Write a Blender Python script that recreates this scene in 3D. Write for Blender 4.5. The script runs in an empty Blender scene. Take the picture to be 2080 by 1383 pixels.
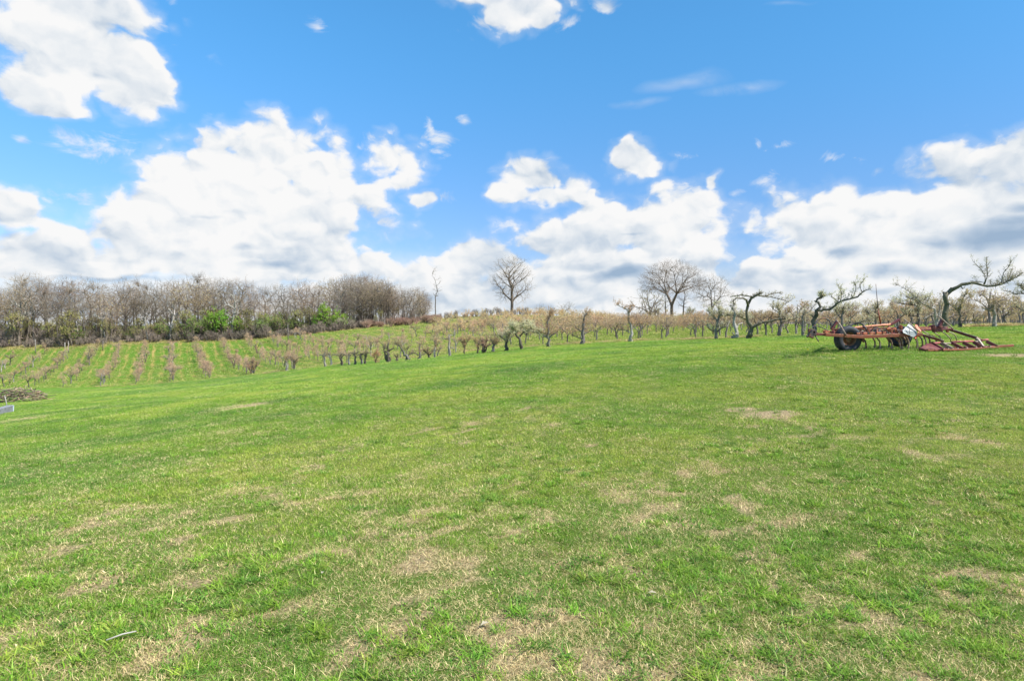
import bpy, math, random
import numpy as np
from mathutils import Vector

scene = bpy.context.scene
COL = scene.collection
R = math.radians

# ------------------------------------------------------------------ camera
FPX, CX, CY = 1250.0, 1040.0, 691.5          # focal length and centre in photo pixels (2080 x 1383)
HORIZ = 655.0
PITCH = math.atan((CY - HORIZ) / FPX)
CAMZ = 1.6
cam_d = bpy.data.cameras.new("camera")
cam_d.sensor_width = 36.0
cam_d.lens = FPX * 36.0 / 2080.0
cam_d.clip_start, cam_d.clip_end = 0.05, 6000
cam = bpy.data.objects.new("camera", cam_d)
cam.location = (0, 0, CAMZ)
cam.rotation_euler = (math.pi / 2 - PITCH, 0, 0)
COL.objects.link(cam)
scene.camera = cam

scene.view_settings.view_transform = 'Standard'
scene.view_settings.look = 'None'
scene.view_settings.gamma = 1
scene.view_settings.use_curve_mapping = False
scene.view_settings.exposure = 0.66
scene.cycles.max_bounces = 5
scene.cycles.diffuse_bounces = 2
scene.cycles.transmission_bounces = 2
scene.cycles.transparent_max_bounces = 8

# ------------------------------------------------------------------ sun and sky
SUN_EL = R(50)
SUN_AZ = math.atan2(0.93, -0.36)             # clockwise from +Y: sun stands to the right, a little behind us
sun_dir = Vector((math.sin(SUN_AZ) * math.cos(SUN_EL), math.cos(SUN_AZ) * math.cos(SUN_EL), math.sin(SUN_EL)))
sl = bpy.data.lights.new("sun", 'SUN')
sl.energy = 5.0
sl.angle = R(0.53)
sl.color = (1.0, 0.965, 0.90)
sun = bpy.data.objects.new("sun", sl)
sun.rotation_euler = (-sun_dir).to_track_quat('-Z', 'Y').to_euler()
COL.objects.link(sun)


def ray(px, py):
    x, y, z = (px - CX) / FPX, 1.0, -(py - CY) / FPX
    c, s = math.cos(PITCH), math.sin(PITCH)
    return Vector((x, y * c + z * s, -y * s + z * c))


def P(px, py, Y):
    d = ray(px, py)
    return Vector((0, 0, CAMZ)) + d * (Y / d.y)


def azel(px, py):
    d = ray(px, py).normalized()
    return math.atan2(d.x, d.y), math.asin(d.z)


class NT:
    """small helper that strings shader nodes together"""
    def __init__(s, tree):
        s.t = tree
        s.n = tree.nodes
        s.l = tree.links

    def put(s, node, i, v):
        if v is None:
            return
        if hasattr(v, 'is_output'):
            s.l.new(v, node.inputs[i])
        else:
            node.inputs[i].default_value = v

    def m(s, op, a, b=None, c=None, clamp=False):
        n = s.n.new('ShaderNodeMath')
        n.operation = op
        n.use_clamp = clamp
        for i, v in enumerate((a, b, c)):
            s.put(n, i, v)
        return n.outputs[0]

    def v(s, op, a, b=None, c=None):
        n = s.n.new('ShaderNodeVectorMath')
        n.operation = op
        for i, v in enumerate((a, b, c)):
            if v is None:
                continue
            if op == 'SCALE' and i == 1:
                s.put(n, 3, v)
            else:
                s.put(n, i, v)
        return n.outputs[1] if op in ('LENGTH', 'DOT_PRODUCT', 'DISTANCE') else n.outputs[0]

    def noise(s, vec, scale, detail=4, rough=0.5, dist=0.0, lac=2.0, dim='3D'):
        n = s.n.new('ShaderNodeTexNoise')
        n.noise_dimensions = dim
        s.put(n, 'Vector', vec)
        n.inputs['Scale'].default_value = scale
        n.inputs['Detail'].default_value = detail
        n.inputs['Roughness'].default_value = rough
        n.inputs['Distortion'].default_value = dist
        n.inputs['Lacunarity'].default_value = lac
        return n.outputs['Fac']

    def puffs(s, vec, scale, detail=3, rough=.5, smooth=.35):
        n = s.n.new('ShaderNodeTexVoronoi')
        n.voronoi_dimensions = '2D'
        n.feature = 'SMOOTH_F1'
        n.normalize = False
        s.put(n, 'Vector', vec)
        n.inputs['Scale'].default_value = scale
        n.inputs['Detail'].default_value = detail
        n.inputs['Roughness'].default_value = rough
        n.inputs['Smoothness'].default_value = smooth
        return n.outputs['Distance']

    def ramp(s, fac, stops, interp='LINEAR'):
        n = s.n.new('ShaderNodeValToRGB')
        n.color_ramp.interpolation = interp
        e = n.color_ramp.elements
        while len(e) < len(stops):
            e.new(0.5)
        for k, (p, c) in enumerate(stops):
            e[k].position = p
            e[k].color = (c, c, c, 1) if not hasattr(c, '__len__') else (*c, 1)
        s.put(n, 0, fac)
        return n.outputs[0]

    def step(s, x, a, b):
        n = s.n.new('ShaderNodeMapRange')
        n.interpolation_type = 'SMOOTHSTEP'
        s.put(n, 0, x)
        n.inputs[1].default_value, n.inputs[2].default_value = a, b
        n.inputs[3].default_value, n.inputs[4].default_value = 0, 1
        return n.outputs[0]

    def mix(s, f, a, b, mode='MIX'):
        n = s.n.new('ShaderNodeMix')
        n.data_type = 'RGBA'
        n.blend_type = mode
        s.put(n, 0, f)
        for i, c in ((6, a), (7, b)):
            if not hasattr(c, 'is_output') and len(c) == 3:
                c = (*c, 1)
            s.put(n, i, c)
        return n.outputs[2]

    def xyz(s, vec):
        n = s.n.new('ShaderNodeSeparateXYZ')
        s.put(n, 0, vec)
        return n.outputs

    def comb(s, x, y, z):
        n = s.n.new('ShaderNodeCombineXYZ')
        for i, v in enumerate((x, y, z)):
            s.put(n, i, v)
        return n.outputs[0]


# clouds seen in the photograph: centre x, y, half width, half height, weight
CLOUDS = [
    (150, 70, 165, 110, 1.2), (205, 120, 150, 100, 1.3), (250, 170, 125, 62, 1.1), (110, 200, 115, 50, 1.0), (140, 5, 190, 62, 1.1), (330, 165, 52, 40, 0.8),
    (140, 150, 110, 80, 1.2), (590, 330, 105, 78, 1.2), (520, 400, 190, 100, 1.4), (410, 370, 80, 74, 1.1), (640, 430, 125, 78, 1.2), (320, 425, 110, 62, 1.1),
    (785, 328, 66, 50, 1.0), (855, 408, 58, 20, 0.8), (480, 480, 250, 70, 1.4), (800, 378, 60, 26, 0.8), (250, 480, 170, 50, 1.0), (100, 525, 240, 44, 1.1),
    (20, 430, 85, 46, 1.0), (450, 535, 420, 44, 1.3), (690, 350, 45, 28, 0.7), (735, 552, 52, 34, 0.8), (640, 580, 260, 30, 0.8), (1082, 365, 66, 50, 1.0),
    (1040, 402, 54, 34, 0.9), (1150, 378, 52, 44, 0.9), (1105, 405, 90, 30, 1.0), (1195, 395, 26, 26, 0.5), (1286, 318, 60, 38, 1.15), (1320, 348, 34, 22, 0.6),
    (1395, 420, 66, 52, 1.1), (1310, 462, 150, 52, 1.3), (1180, 492, 120, 50, 1.3), (1440, 425, 46, 44, 1.1), (1330, 500, 140, 40, 1.2), (1250, 540, 220, 56, 1.3),
    (945, 535, 100, 52, 1.2), (850, 560, 66, 40, 1.0), (1120, 590, 400, 52, 1.3), (1060, 8, 110, 54, 1.1), (985, -8, 90, 36, 1.0), (1110, 40, 50, 26, .9), (1010, 40, 40, 26, .8), (1130, 45, 28, 18, 0.6), (2065, 325, 100, 58, 1.2),
    (1940, 340, 60, 44, 1.1), (1990, 400, 130, 80, 1.4), (1855, 430, 120, 50, 1.2), (1725, 395, 58, 36, 0.8), (1622, 445, 62, 46, 1.1), (1700, 475, 150, 66, 1.4),
    (1920, 490, 260, 84, 1.6), (1800, 545, 320, 56, 1.4), (1600, 590, 520, 40, 1.2), (2120, 420, 160, 100, 1.3), (1030, 600, 1400, 26, 0.7), (1454, 368, 18, 40, 0.75),
]
SOFT = [
    (660, 50, 42, 24, 0.85), (200, 303, 100, 34, 1.1), (150, 296, 50, 16, 0.9), (235, 318, 50, 26, 1.1), (45, 292, 34, 24, 0.85), (100, 398, 44, 24, 0.8),
    (170, 408, 36, 26, 0.8), (15, 165, 60, 44, 1.0), (1702, 324, 46, 20, 1.0), (1545, 378, 42, 20, 0.95), (1570, 298, 38, 18, 0.85), (1528, 290, 20, 40, 0.75),
    (1535, 308, 30, 22, 0.7), (1498, 402, 24, 24, 0.8), (868, 296, 50, 30, 0.8), (850, 268, 16, 26, 0.8), (360, 6, 40, 22, 0.9), (430, 238, 60, 16, 0.6),
    (1225, 6, 44, 22, 1.05), (945, 250, 26, 14, 0.7), (720, 300, 40, 20, 0.6), (990, 50, 30, 24, 0.9), (1200, 400, 40, 40, 0.9), (310, 40, 60, 50, 0.9),
    (60, 60, 80, 50, 0.8), (1380, 300, 50, 18, 0.4), (1790, 350, 26, 14, 0.6), (2030, 280, 36, 14, 0.8), (1100, 330, 40, 20, 0.6), (680, 300, 30, 24, 0.7),
    (880, 410, 50, 24, 0.8), (750, 300, 40, 30, 0.6), (1160, 48, 40, 24, 0.9),
]
WISPS = [(1500, 180, 110, 20, .9), (1390, 165, 190, 42, .55), (1300, 205, 160, 26, .45), (1600, 10, 160, 22, .3), (945, 250, 20, 10, .6),
         (850, 265, 14, 18, .6), (1380, 300, 60, 16, .35), (60, 60, 90, 60, .4), (360, 60, 60, 50, .35), (1800, 600, 300, 30, .5)]
GREYS = [(1270, 558, 110, 18, 1.0), (1180, 540, 160, 28, .35), (500, 492, 60, 16, .6), (560, 535, 170, 22, .6), (420, 430, 120, 20, .3), (30, 475, 60, 26, .6),
         (2010, 480, 130, 46, .95), (1890, 500, 150, 30, .6), (1700, 515, 120, 28, .5), (1830, 560, 170, 24, .8), (1620, 555, 90, 20, .35), (2080, 420, 80, 40, .5), (620, 560, 120, 20, .3),
         (200, 160, 80, 34, .22), (250, 565, 240, 14, .75), (60, 580, 90, 20, .3), (1000, 580, 120, 14, .3), (1780, 595, 200, 16, .45), (1300, 480, 80, 16, .28)]


def build_world():
    w = bpy.data.worlds.new("World")
    scene.world = w
    w.use_nodes = True
    t = w.node_tree
    t.nodes.clear()
    N = NT(t)
    out = t.nodes.new('ShaderNodeOutputWorld')
    bg = t.nodes.new('ShaderNodeBackground')
    t.links.new(bg.outputs[0], out.inputs[0])
    sky = t.nodes.new('ShaderNodeTexSky')
    sky.sky_type = 'NISHITA'
    sky.sun_disc = False
    sky.sun_elevation = SUN_EL
    sky.sun_rotation = SUN_AZ
    sky.altitude = 250
    sky.air_density = 1.0
    sky.dust_density = 0.25
    sky.ozone_density = 2.2
    geo = t.nodes.new('ShaderNodeTexCoord')
    d = N.v('NORMALIZE', geo.outputs['Generated'])
    x, y, z = N.xyz(d)[:3]
    az = N.m('ARCTAN2', x, y)
    el = N.m('ARCSINE', z)
    # a soft warp makes the outlines of the lobes lose their regularity
    st = N.v('MULTIPLY', d, (1.0, 1.0, 1.55))
    wv = t.nodes.new('ShaderNodeTexNoise')
    N.put(wv, 'Vector', st)
    wv.inputs['Scale'].default_value = 7
    wv.inputs['Detail'].default_value = 3
    warp = N.v('SUBTRACT', wv.outputs['Color'], (.5, .5, .5))
    uv = N.v('MULTIPLY_ADD', warp, (.10, .06, 0), N.comb(az, el, 0))

    def lobes(items, base):
        acc = None
        for cx, cy, rx, ry, s in items:
            a, e = azel(cx, cy)
            a0, _ = azel(cx - rx, cy)
            a1, _ = azel(cx + rx, cy)
            _, e0 = azel(cx, cy + ry)
            _, e1 = azel(cx, cy - ry)
            ra, re = (a1 - a0) / 2, (e1 - e0) / 2
            q = N.v('MULTIPLY_ADD', uv, (1 / ra, 1 / re, 0), (-a / ra, -e / re, 0))
            ln = N.v('LENGTH', q)
            val = N.m('MULTIPLY_ADD', ln, -base, s + base - 1) if base else None
            if acc is None:
                acc = val
            else:
                n = N.n.new('ShaderNodeMath')
                n.operation = 'SMOOTH_MAX'
                N.put(n, 0, acc)
                N.put(n, 1, val)
                n.inputs[2].default_value = 0.12
                acc = n.outputs[0]
        return acc

    L = lobes(CLOUDS, 1.0)
    # the sky outside the picture goes on with the same kind of broken cumulus
    behind = N.step(N.m('ABSOLUTE', az), 0.80, 1.0)
    above = N.step(el, 0.56, 0.68)
    off = N.m('MAXIMUM', behind, above)
    flat = N.v('DIVIDE', d, N.comb(*[N.m('ADD', N.m('ABSOLUTE', z), 0.35)] * 3))
    gen = N.m('MULTIPLY_ADD', N.noise(flat, 1.7, 3, .5), 2.6, -1.38)
    nosun = N.m('MULTIPLY', N.step(N.v('DOT_PRODUCT', d, tuple(sun_dir)), 0.75, 0.97), -1.2)
    gen = N.m('ADD', gen, nosun)
    L = N.m('ADD', N.m('MULTIPLY', L, N.m('SUBTRACT', 1, off)), N.m('MULTIPLY', gen, off))
    jit = t.nodes.new('ShaderNodeTexNoise')
    N.put(jit, 'Vector', st)
    jit.inputs['Scale'].default_value = 22
    jit.inputs['Detail'].default_value = 5
    flat2 = N.comb(az, N.m('MULTIPLY', el, 1.3), 0.0)
    jv = N.v('MULTIPLY_ADD', N.v('SUBTRACT', jit.outputs['Color'], (.5, .5, .5)), (.045, .045, 0), flat2)

    def field(vec):
        a = N.m('MULTIPLY_ADD', N.puffs(vec, 12, 2, .5), -0.85, 0.50)
        return N.m('MULTIPLY_ADD', N.noise(vec, 16, 8, .55, dim='2D'), 1.15, N.m('SUBTRACT', a, .51))
    f1 = field(jv)
    f2 = field(N.v('ADD', jv, (.006, .016, 0)))
    b1 = N.noise(st, 5.0, 4, .5, .3)
    D = N.m('ADD', L, f1)
    mask = N.step(D, -0.03, 0.36)
    haze_edge = N.step(D, -0.32, 0.22)
    mask = N.m('MAXIMUM', mask, N.m('MULTIPLY', haze_edge, 0.22))
    core = N.step(D, 0.15, 1.1)
    # light and shade in the cloud
    relief = N.m('MULTIPLY', N.m('SUBTRACT', f1, f2), 1.5)
    G = N.m('MAXIMUM', N.m('ADD', lobes(GREYS, 1.0), 0.0), 0.0)
    G = N.m('MULTIPLY', G, N.m('SUBTRACT', 1, off))
    G = N.m('ADD', G, N.m('MULTIPLY', N.m('MULTIPLY', off, core), 0.35))
    lowband = N.m('SUBTRACT', 1, N.step(el, 0.03, 0.22))
    tone = N.m('MULTIPLY_ADD', N.step(b1, .38, .66), -0.27, 1.02)
    tone = N.m('MULTIPLY_ADD', N.m('MULTIPLY', G, N.m('ADD', .45, b1)), -1.0, tone)
    tone = N.m('MULTIPLY_ADD', N.m('MULTIPLY', lowband, N.step(N.noise(N.v('MULTIPLY', flat2, (1, 1.9, 0)), 9, 5, .55, .4, dim='2D'), .36, .72)), -0.30, tone)
    tone = N.m('MULTIPLY_ADD', relief, N.m('MULTIPLY_ADD', core, -0.28, 0.56), tone)
    tone = N.m('MINIMUM', N.m('MAXIMUM', tone, 0.0), 1.05)
    ccol = N.ramp(tone, [(0.0, (.36, .49, .66)), (.35, (.52, .63, .77)), (.62, (.72, .79, .87)), (.85, (.90, .93, .96)), (1.0, (1.0, 1.0, 1.0))])
    # torn shreds at the edges and single scraps of cloud
    S = N.m('ADD', lobes(SOFT, 1.0), N.m('MULTIPLY_ADD', N.noise(st, 15, 9, .64, .9), 4.6, -2.55))
    S = N.m('MULTIPLY', N.m('MULTIPLY', N.step(S, -.1, 1.1), .82), N.m('SUBTRACT', 1, off))
    low = N.m('MULTIPLY', N.m('SUBTRACT', 1, N.step(N.m('ADD', el, N.m('MULTIPLY', N.m('SUBTRACT', b1, .5), .10)), .03, .125)), .93)
    W = N.m('MAXIMUM', lobes(WISPS, 1.0), 0.0)
    W = N.m('MULTIPLY', N.m('MULTIPLY', W, N.step(N.noise(N.v('MULTIPLY', d, (1, 1, 2.4)), 9, 6, .6, .6), .3, .75)), .62)
    W = N.m('MULTIPLY', W, N.m('SUBTRACT', 1, off))
    alpha = N.m('MAXIMUM', N.m('MAXIMUM', mask, S), N.m('MAXIMUM', W, low))
    CL = t.nodes.new('ShaderNodeVectorMath')
    CL.operation = 'SCALE'
    N.put(CL, 0, ccol)
    CL.inputs[3].default_value = SKY_CLOUD
    # blue of the photograph: the sky model, a little more saturated
    hs = t.nodes.new('ShaderNodeHueSaturation')
    N.put(hs, 'Color', sky.outputs[0])
    hs.inputs['Saturation'].default_value = SKY_SAT
    hs.inputs['Value'].default_value = SKY_VAL
    skyc = N.mix(1.0, hs.outputs[0], N.mix(N.step(el, .02, .48), SKY_TINT_LOW, SKY_TINT), 'MULTIPLY')
    skyc = N.v('SCALE', skyc, N.m('MULTIPLY_ADD', N.step(az, -.7, .8), -0.22, 1.0))
    fin = N.mix(alpha, skyc, CL.outputs[0])
    t.links.new(fin, bg.inputs['Color'])
    bg.inputs['Strength'].default_value = 0.1
    w.cycles.sampling_method = 'MANUAL'
    w.cycles.sample_map_resolution = 512


SKY_CLOUD = 6.0      # radiance of a sunlit cloud against the sky model's own scale
SKY_SAT = 1.03
SKY_VAL = 1.12
SKY_TINT_LOW = (.66, .74, 1.0)
SKY_TINT = (0.60, 1.26, 1.48)
build_world()

# ------------------------------------------------------------------ terrain: heights fitted through surveyed points
def zc(px, py, Y):
    return P(px, py, Y).z


SURVEY = []   # x, y, z


def sv(px, Y, py=None, z=None):
    d = ray(px, py if py is not None else HORIZ)
    SURVEY.append((d.x / d.y * Y, Y, P(px, py, Y).z if z is None else z))


for px, z in ((-300, -.05), (500, 0), (1040, 0), (1600, 0), (2400, .05)):
    sv(px, 3, z=z)
for px, z in ((-500, -1.2), (0, -.7), (520, -.33), (1040, 0), (1560, .28), (2080, .5), (2500, .6)):
    sv(px, 10, z=z)
for row in (
    (16, (-300, -1.7), (0, -1.3), (520, -.68), (1040, .02), (1500, .55), (1722, .84), (1900, .86), (2080, .9), (2500, 1.0)),
    (25, (-300, -3.0), (0, -2.3), (520, -1.35), (1040, -.2), (1560, .72), (1900, 1.02), (2300, 1.2))):
    for px, z in row[1:]:
        sv(px, row[0], z=z)
for Y, pts in (
    (40, ((-300, 850), (0, 828), (250, 815), (520, 793), (700, 764), (1040, 726), (1520, 694), (1930, 667), (2300, 658))),
    (60, ((-300, 835), (0, 811), (250, 799), (520, 776), (700, 749), (900, 729), (1060, 711), (1300, 691), (1520, 683), (1930, 663.5), (2300, 658))),
    (80, ((-300, 822), (0, 804), (250, 793), (480, 773), (700, 741), (900, 721), (1060, 696), (1300, 683), (1520, 676), (1930, 662), (2300, 658))),
    (100, ((-300, 812), (0, 796), (250, 787), (430, 768), (560, 750), (700, 727), (900, 698), (1060, 682), (1300, 672), (1520, 669), (1930, 661), (2300, 658))),
    (120, ((-300, 795), (0, 779), (250, 767), (430, 754), (700, 708), (900, 682), (1060, 669), (1300, 664), (1520, 664), (1930, 660), (2300, 659))),
    (143, ((-300, 760), (0, 741), (250, 724), (400, 720), (560, 704), (700, 686), (900, 667), (1060, 655), (1300, 659), (1520, 661), (1930, 660), (2300, 659))),
    (160, ((-300, 725), (0, 706), (250, 694), (400, 689), (560, 684), (700, 673), (880, 655), (1040, 642), (1300, 654), (1520, 659), (1930, 659), (2300, 659))),
    (190, ((-300, 705), (0, 693), (250, 685), (400, 681), (560, 676), (700, 666), (880, 650), (1040, 640), (1300, 653), (1520, 658), (1930, 659), (2300, 659)))):
    for px, py in pts:
        sv(px, Y, py=py)
for x, y, z in ((-260, 300, -6), (-100, 300, -2), (0, 300, 2), (120, 300, 1), (280, 300, 0), (-700, 900, -6), (0, 900, -4), (700, 900, -6),
                (-1300, 200, -8), (1300, 200, -4), (-40, -20, 0), (0, -20, 0), (40, -20, 0.2), (-200, -200, -2), (200, -200, 0), (-300, 60, -14), (250, 60, 2),
                (-1200, 1800, -8), (1200, 1800, -8), (0, 1800, -8), (-1200, -900, -4), (1200, -900, -4), (0, -900, -2)):
    SURVEY.append((x, y, z))
SV = np.array(SURVEY)


def tps_fit(S, reg):
    n = len(S)
    d = np.hypot(S[:, None, 0] - S[None, :, 0], S[:, None, 1] - S[None, :, 1]) / 50.0
    K = np.where(d > 0, d * d * np.log(np.maximum(d, 1e-9)), 0) + np.eye(n) * reg
    Pm = np.c_[np.ones(n), S[:, 0] / 50, S[:, 1] / 50]
    A = np.block([[K, Pm], [Pm.T, np.zeros((3, 3))]])
    return np.linalg.solve(A, np.r_[S[:, 2], 0, 0, 0])


TW = tps_fit(SV, 2e-4)


def terr(x, y):
    x = np.atleast_1d(np.asarray(x, float))
    y = np.atleast_1d(np.asarray(y, float))
    out = np.zeros(x.size)
    xf, yf = x.ravel(), y.ravel()
    for a in range(0, xf.size, 40000):
        X, Y = xf[a:a + 40000], yf[a:a + 40000]
        d = np.hypot(X[:, None] - SV[None, :, 0], Y[:, None] - SV[None, :, 1]) / 50.0
        out[a:a + 40000] = (np.where(d > 1e-9, d * d * np.log(np.maximum(d, 1e-9)), 0)) @ TW[:len(SV)] + TW[-3] + TW[-2] * X / 50 + TW[-1] * Y / 50
    z = out.reshape(x.shape)
    near = np.clip(1.4 - np.hypot(x, y) / 60.0, 0, 1)
    return z + near * (fbm(x / 2.3, y / 2.3, 3, 5) - .5) * 0.07


def T(x, y):
    return float(terr([x], [y])[0])


# ------------------------------------------------------------------ value noise in numpy
def _hash(ix, iy, seed):
    h = (ix.astype(np.int64) * 374761393 + iy.astype(np.int64) * 668265263 + seed * 974634777) & 0xffffffff
    h = ((h ^ (h >> 13)) * 1274126177) & 0xffffffff
    h = h ^ (h >> 16)
    return (h & 0xffff) / 65535.0


def vnoise(x, y, seed=0):
    ix, iy = np.floor(x), np.floor(y)
    fx, fy = x - ix, y - iy
    fx, fy = fx * fx * (3 - 2 * fx), fy * fy * (3 - 2 * fy)
    a, b = _hash(ix, iy, seed), _hash(ix + 1, iy, seed)
    c, d = _hash(ix, iy + 1, seed), _hash(ix + 1, iy + 1, seed)
    return (a * (1 - fx) + b * fx) * (1 - fy) + (c * (1 - fx) + d * fx) * fy


def fbm(x, y, octv=4, seed=0, gain=.5):
    s = t = 0
    a = 1.0
    for k in range(octv):
        c, n = math.cos(.6 * k), math.sin(.6 * k)
        s = s + a * vnoise((x * c - y * n) * 2 ** k + 17.3 * k, (x * n + y * c) * 2 ** k - 9.1 * k, seed + k)
        t += a
        a *= gain
    return s / t


def hit(px, py, y0=2.0, y1=210.0):
    """first point of the ground that the sight line through this photo point meets"""
    d = ray(px, py)
    Ys = np.geomspace(y0, y1, 700)
    X = d.x / d.y * Ys
    Z = CAMZ + d.z / d.y * Ys
    G = terr(X, Ys)
    k = np.argmax(Z <= G)
    if Z[k] > G[k]:
        return None
    return X[k], Ys[k], G[k]

# ------------------------------------------------------------------ materials
MATS = {}


def mat(name, color, rough=.8, var=.12, scale=8.0, bump=0.0, metal=0.0, col2=None, spec=.3, objvar=0.0, transl=0.0):
    m = bpy.data.materials.new(name)
    m.use_nodes = True
    t = m.node_tree
    N = NT(t)
    b = t.nodes['Principled BSDF']
    tc = t.nodes.new('ShaderNodeTexCoord')
    n = N.noise(tc.outputs['Object'], scale, 5, .6)
    c2 = col2 or tuple(c * .55 for c in color)
    hi = tuple(min(1, c * (1 + var)) for c in color)
    c = N.ramp(n, [(.32, c2), (.52, color), (.72, hi)])
    if objvar:
        oi = t.nodes.new('ShaderNodeObjectInfo')
        hs = t.nodes.new('ShaderNodeHueSaturation')
        N.put(hs, 'Color', c)
        N.put(hs, 'Value', N.m('MULTIPLY_ADD', oi.outputs['Random'], 2 * objvar, 1 - objvar))
        N.put(hs, 'Hue', N.m('MULTIPLY_ADD', N.m('FRACT', N.m('MULTIPLY', oi.outputs['Random'], 7.3)), .03, .485))
        c = hs.outputs[0]
    t.links.new(c, b.inputs['Base Color'])
    b.inputs['Roughness'].default_value = rough
    b.inputs['Metallic'].default_value = metal
    b.inputs['Specular IOR Level'].default_value = spec
    if bump:
        bn = t.nodes.new('ShaderNodeBump')
        bn.inputs['Strength'].default_value = bump
        bn.inputs['Distance'].default_value = .02
        N.put(bn, 'Height', N.noise(tc.outputs['Object'], scale * 3, 5, .65))
        t.links.new(bn.outputs[0], b.inputs['Normal'])
    if transl:
        tr = t.nodes.new('ShaderNodeBsdfTranslucent')
        t.links.new(c, tr.inputs[0])
        ms = t.nodes.new('ShaderNodeMixShader')
        ms.inputs[0].default_value = transl
        t.links.new(b.outputs[0], ms.inputs[1])
        t.links.new(tr.outputs[0], ms.inputs[2])
        t.links.new(ms.outputs[0], t.nodes['Material Output'].inputs[0])
    MATS[name] = m
    return m


mat('bark_brown', (.19, .152, .115), bump=.8, scale=5, col2=(.07, .055, .043), objvar=.2)
mat('bark_grey', (.185, .165, .143), bump=.8, scale=6, col2=(.085, .075, .065), objvar=.25)
mat('bark_pale', (.36, .33, .285), bump=.7, scale=5, col2=(.13, .115, .10), objvar=.2)
mat('bark_dark', (.12, .10, .075), bump=.7, scale=5, col2=(.045, .04, .032))
mat('bark_moss', (.135, .12, .075), bump=.7, scale=5, col2=(.07, .06, .045))
mat('twig_grey', (.27, .215, .155), scale=2, objvar=.28, var=.25, col2=(.19, .15, .11))
mat('twig_brown', (.36, .27, .19), scale=2, objvar=.2, var=.2, col2=(.2, .14, .10))
mat('twig_purple', (.33, .265, .205), scale=2, objvar=.2, var=.2, col2=(.13, .10, .09))
mat('twig_cane', (.40, .26, .18), scale=2, objvar=.2, var=.2, col2=(.26, .15, .11))
mat('bud_pink', (.76, .50, .31), scale=3, objvar=.12, transl=.4, col2=(.58, .40, .26))
mat('bud_orange', (.72, .47, .24), scale=3, objvar=.15, transl=.45, col2=(.60, .36, .18))
mat('bud_tan', (.60, .47, .23), scale=3, objvar=.18, transl=.4, col2=(.46, .35, .17))
mat('blossom', (.86, .79, .52), scale=4, transl=.45, var=.06, col2=(.76, .70, .38), objvar=.04)
mat('leaf_olive', (.38, .36, .11), scale=.8, objvar=.25, transl=.3, col2=(.13, .13, .045))
mat('leaf_green', (.24, .34, .07), scale=.8, objvar=.2, transl=.3, col2=(.09, .17, .03))
mat('leaf_bright', (.30, .52, .06), scale=.8, objvar=.1, transl=.35, col2=(.14, .28, .03))


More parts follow.
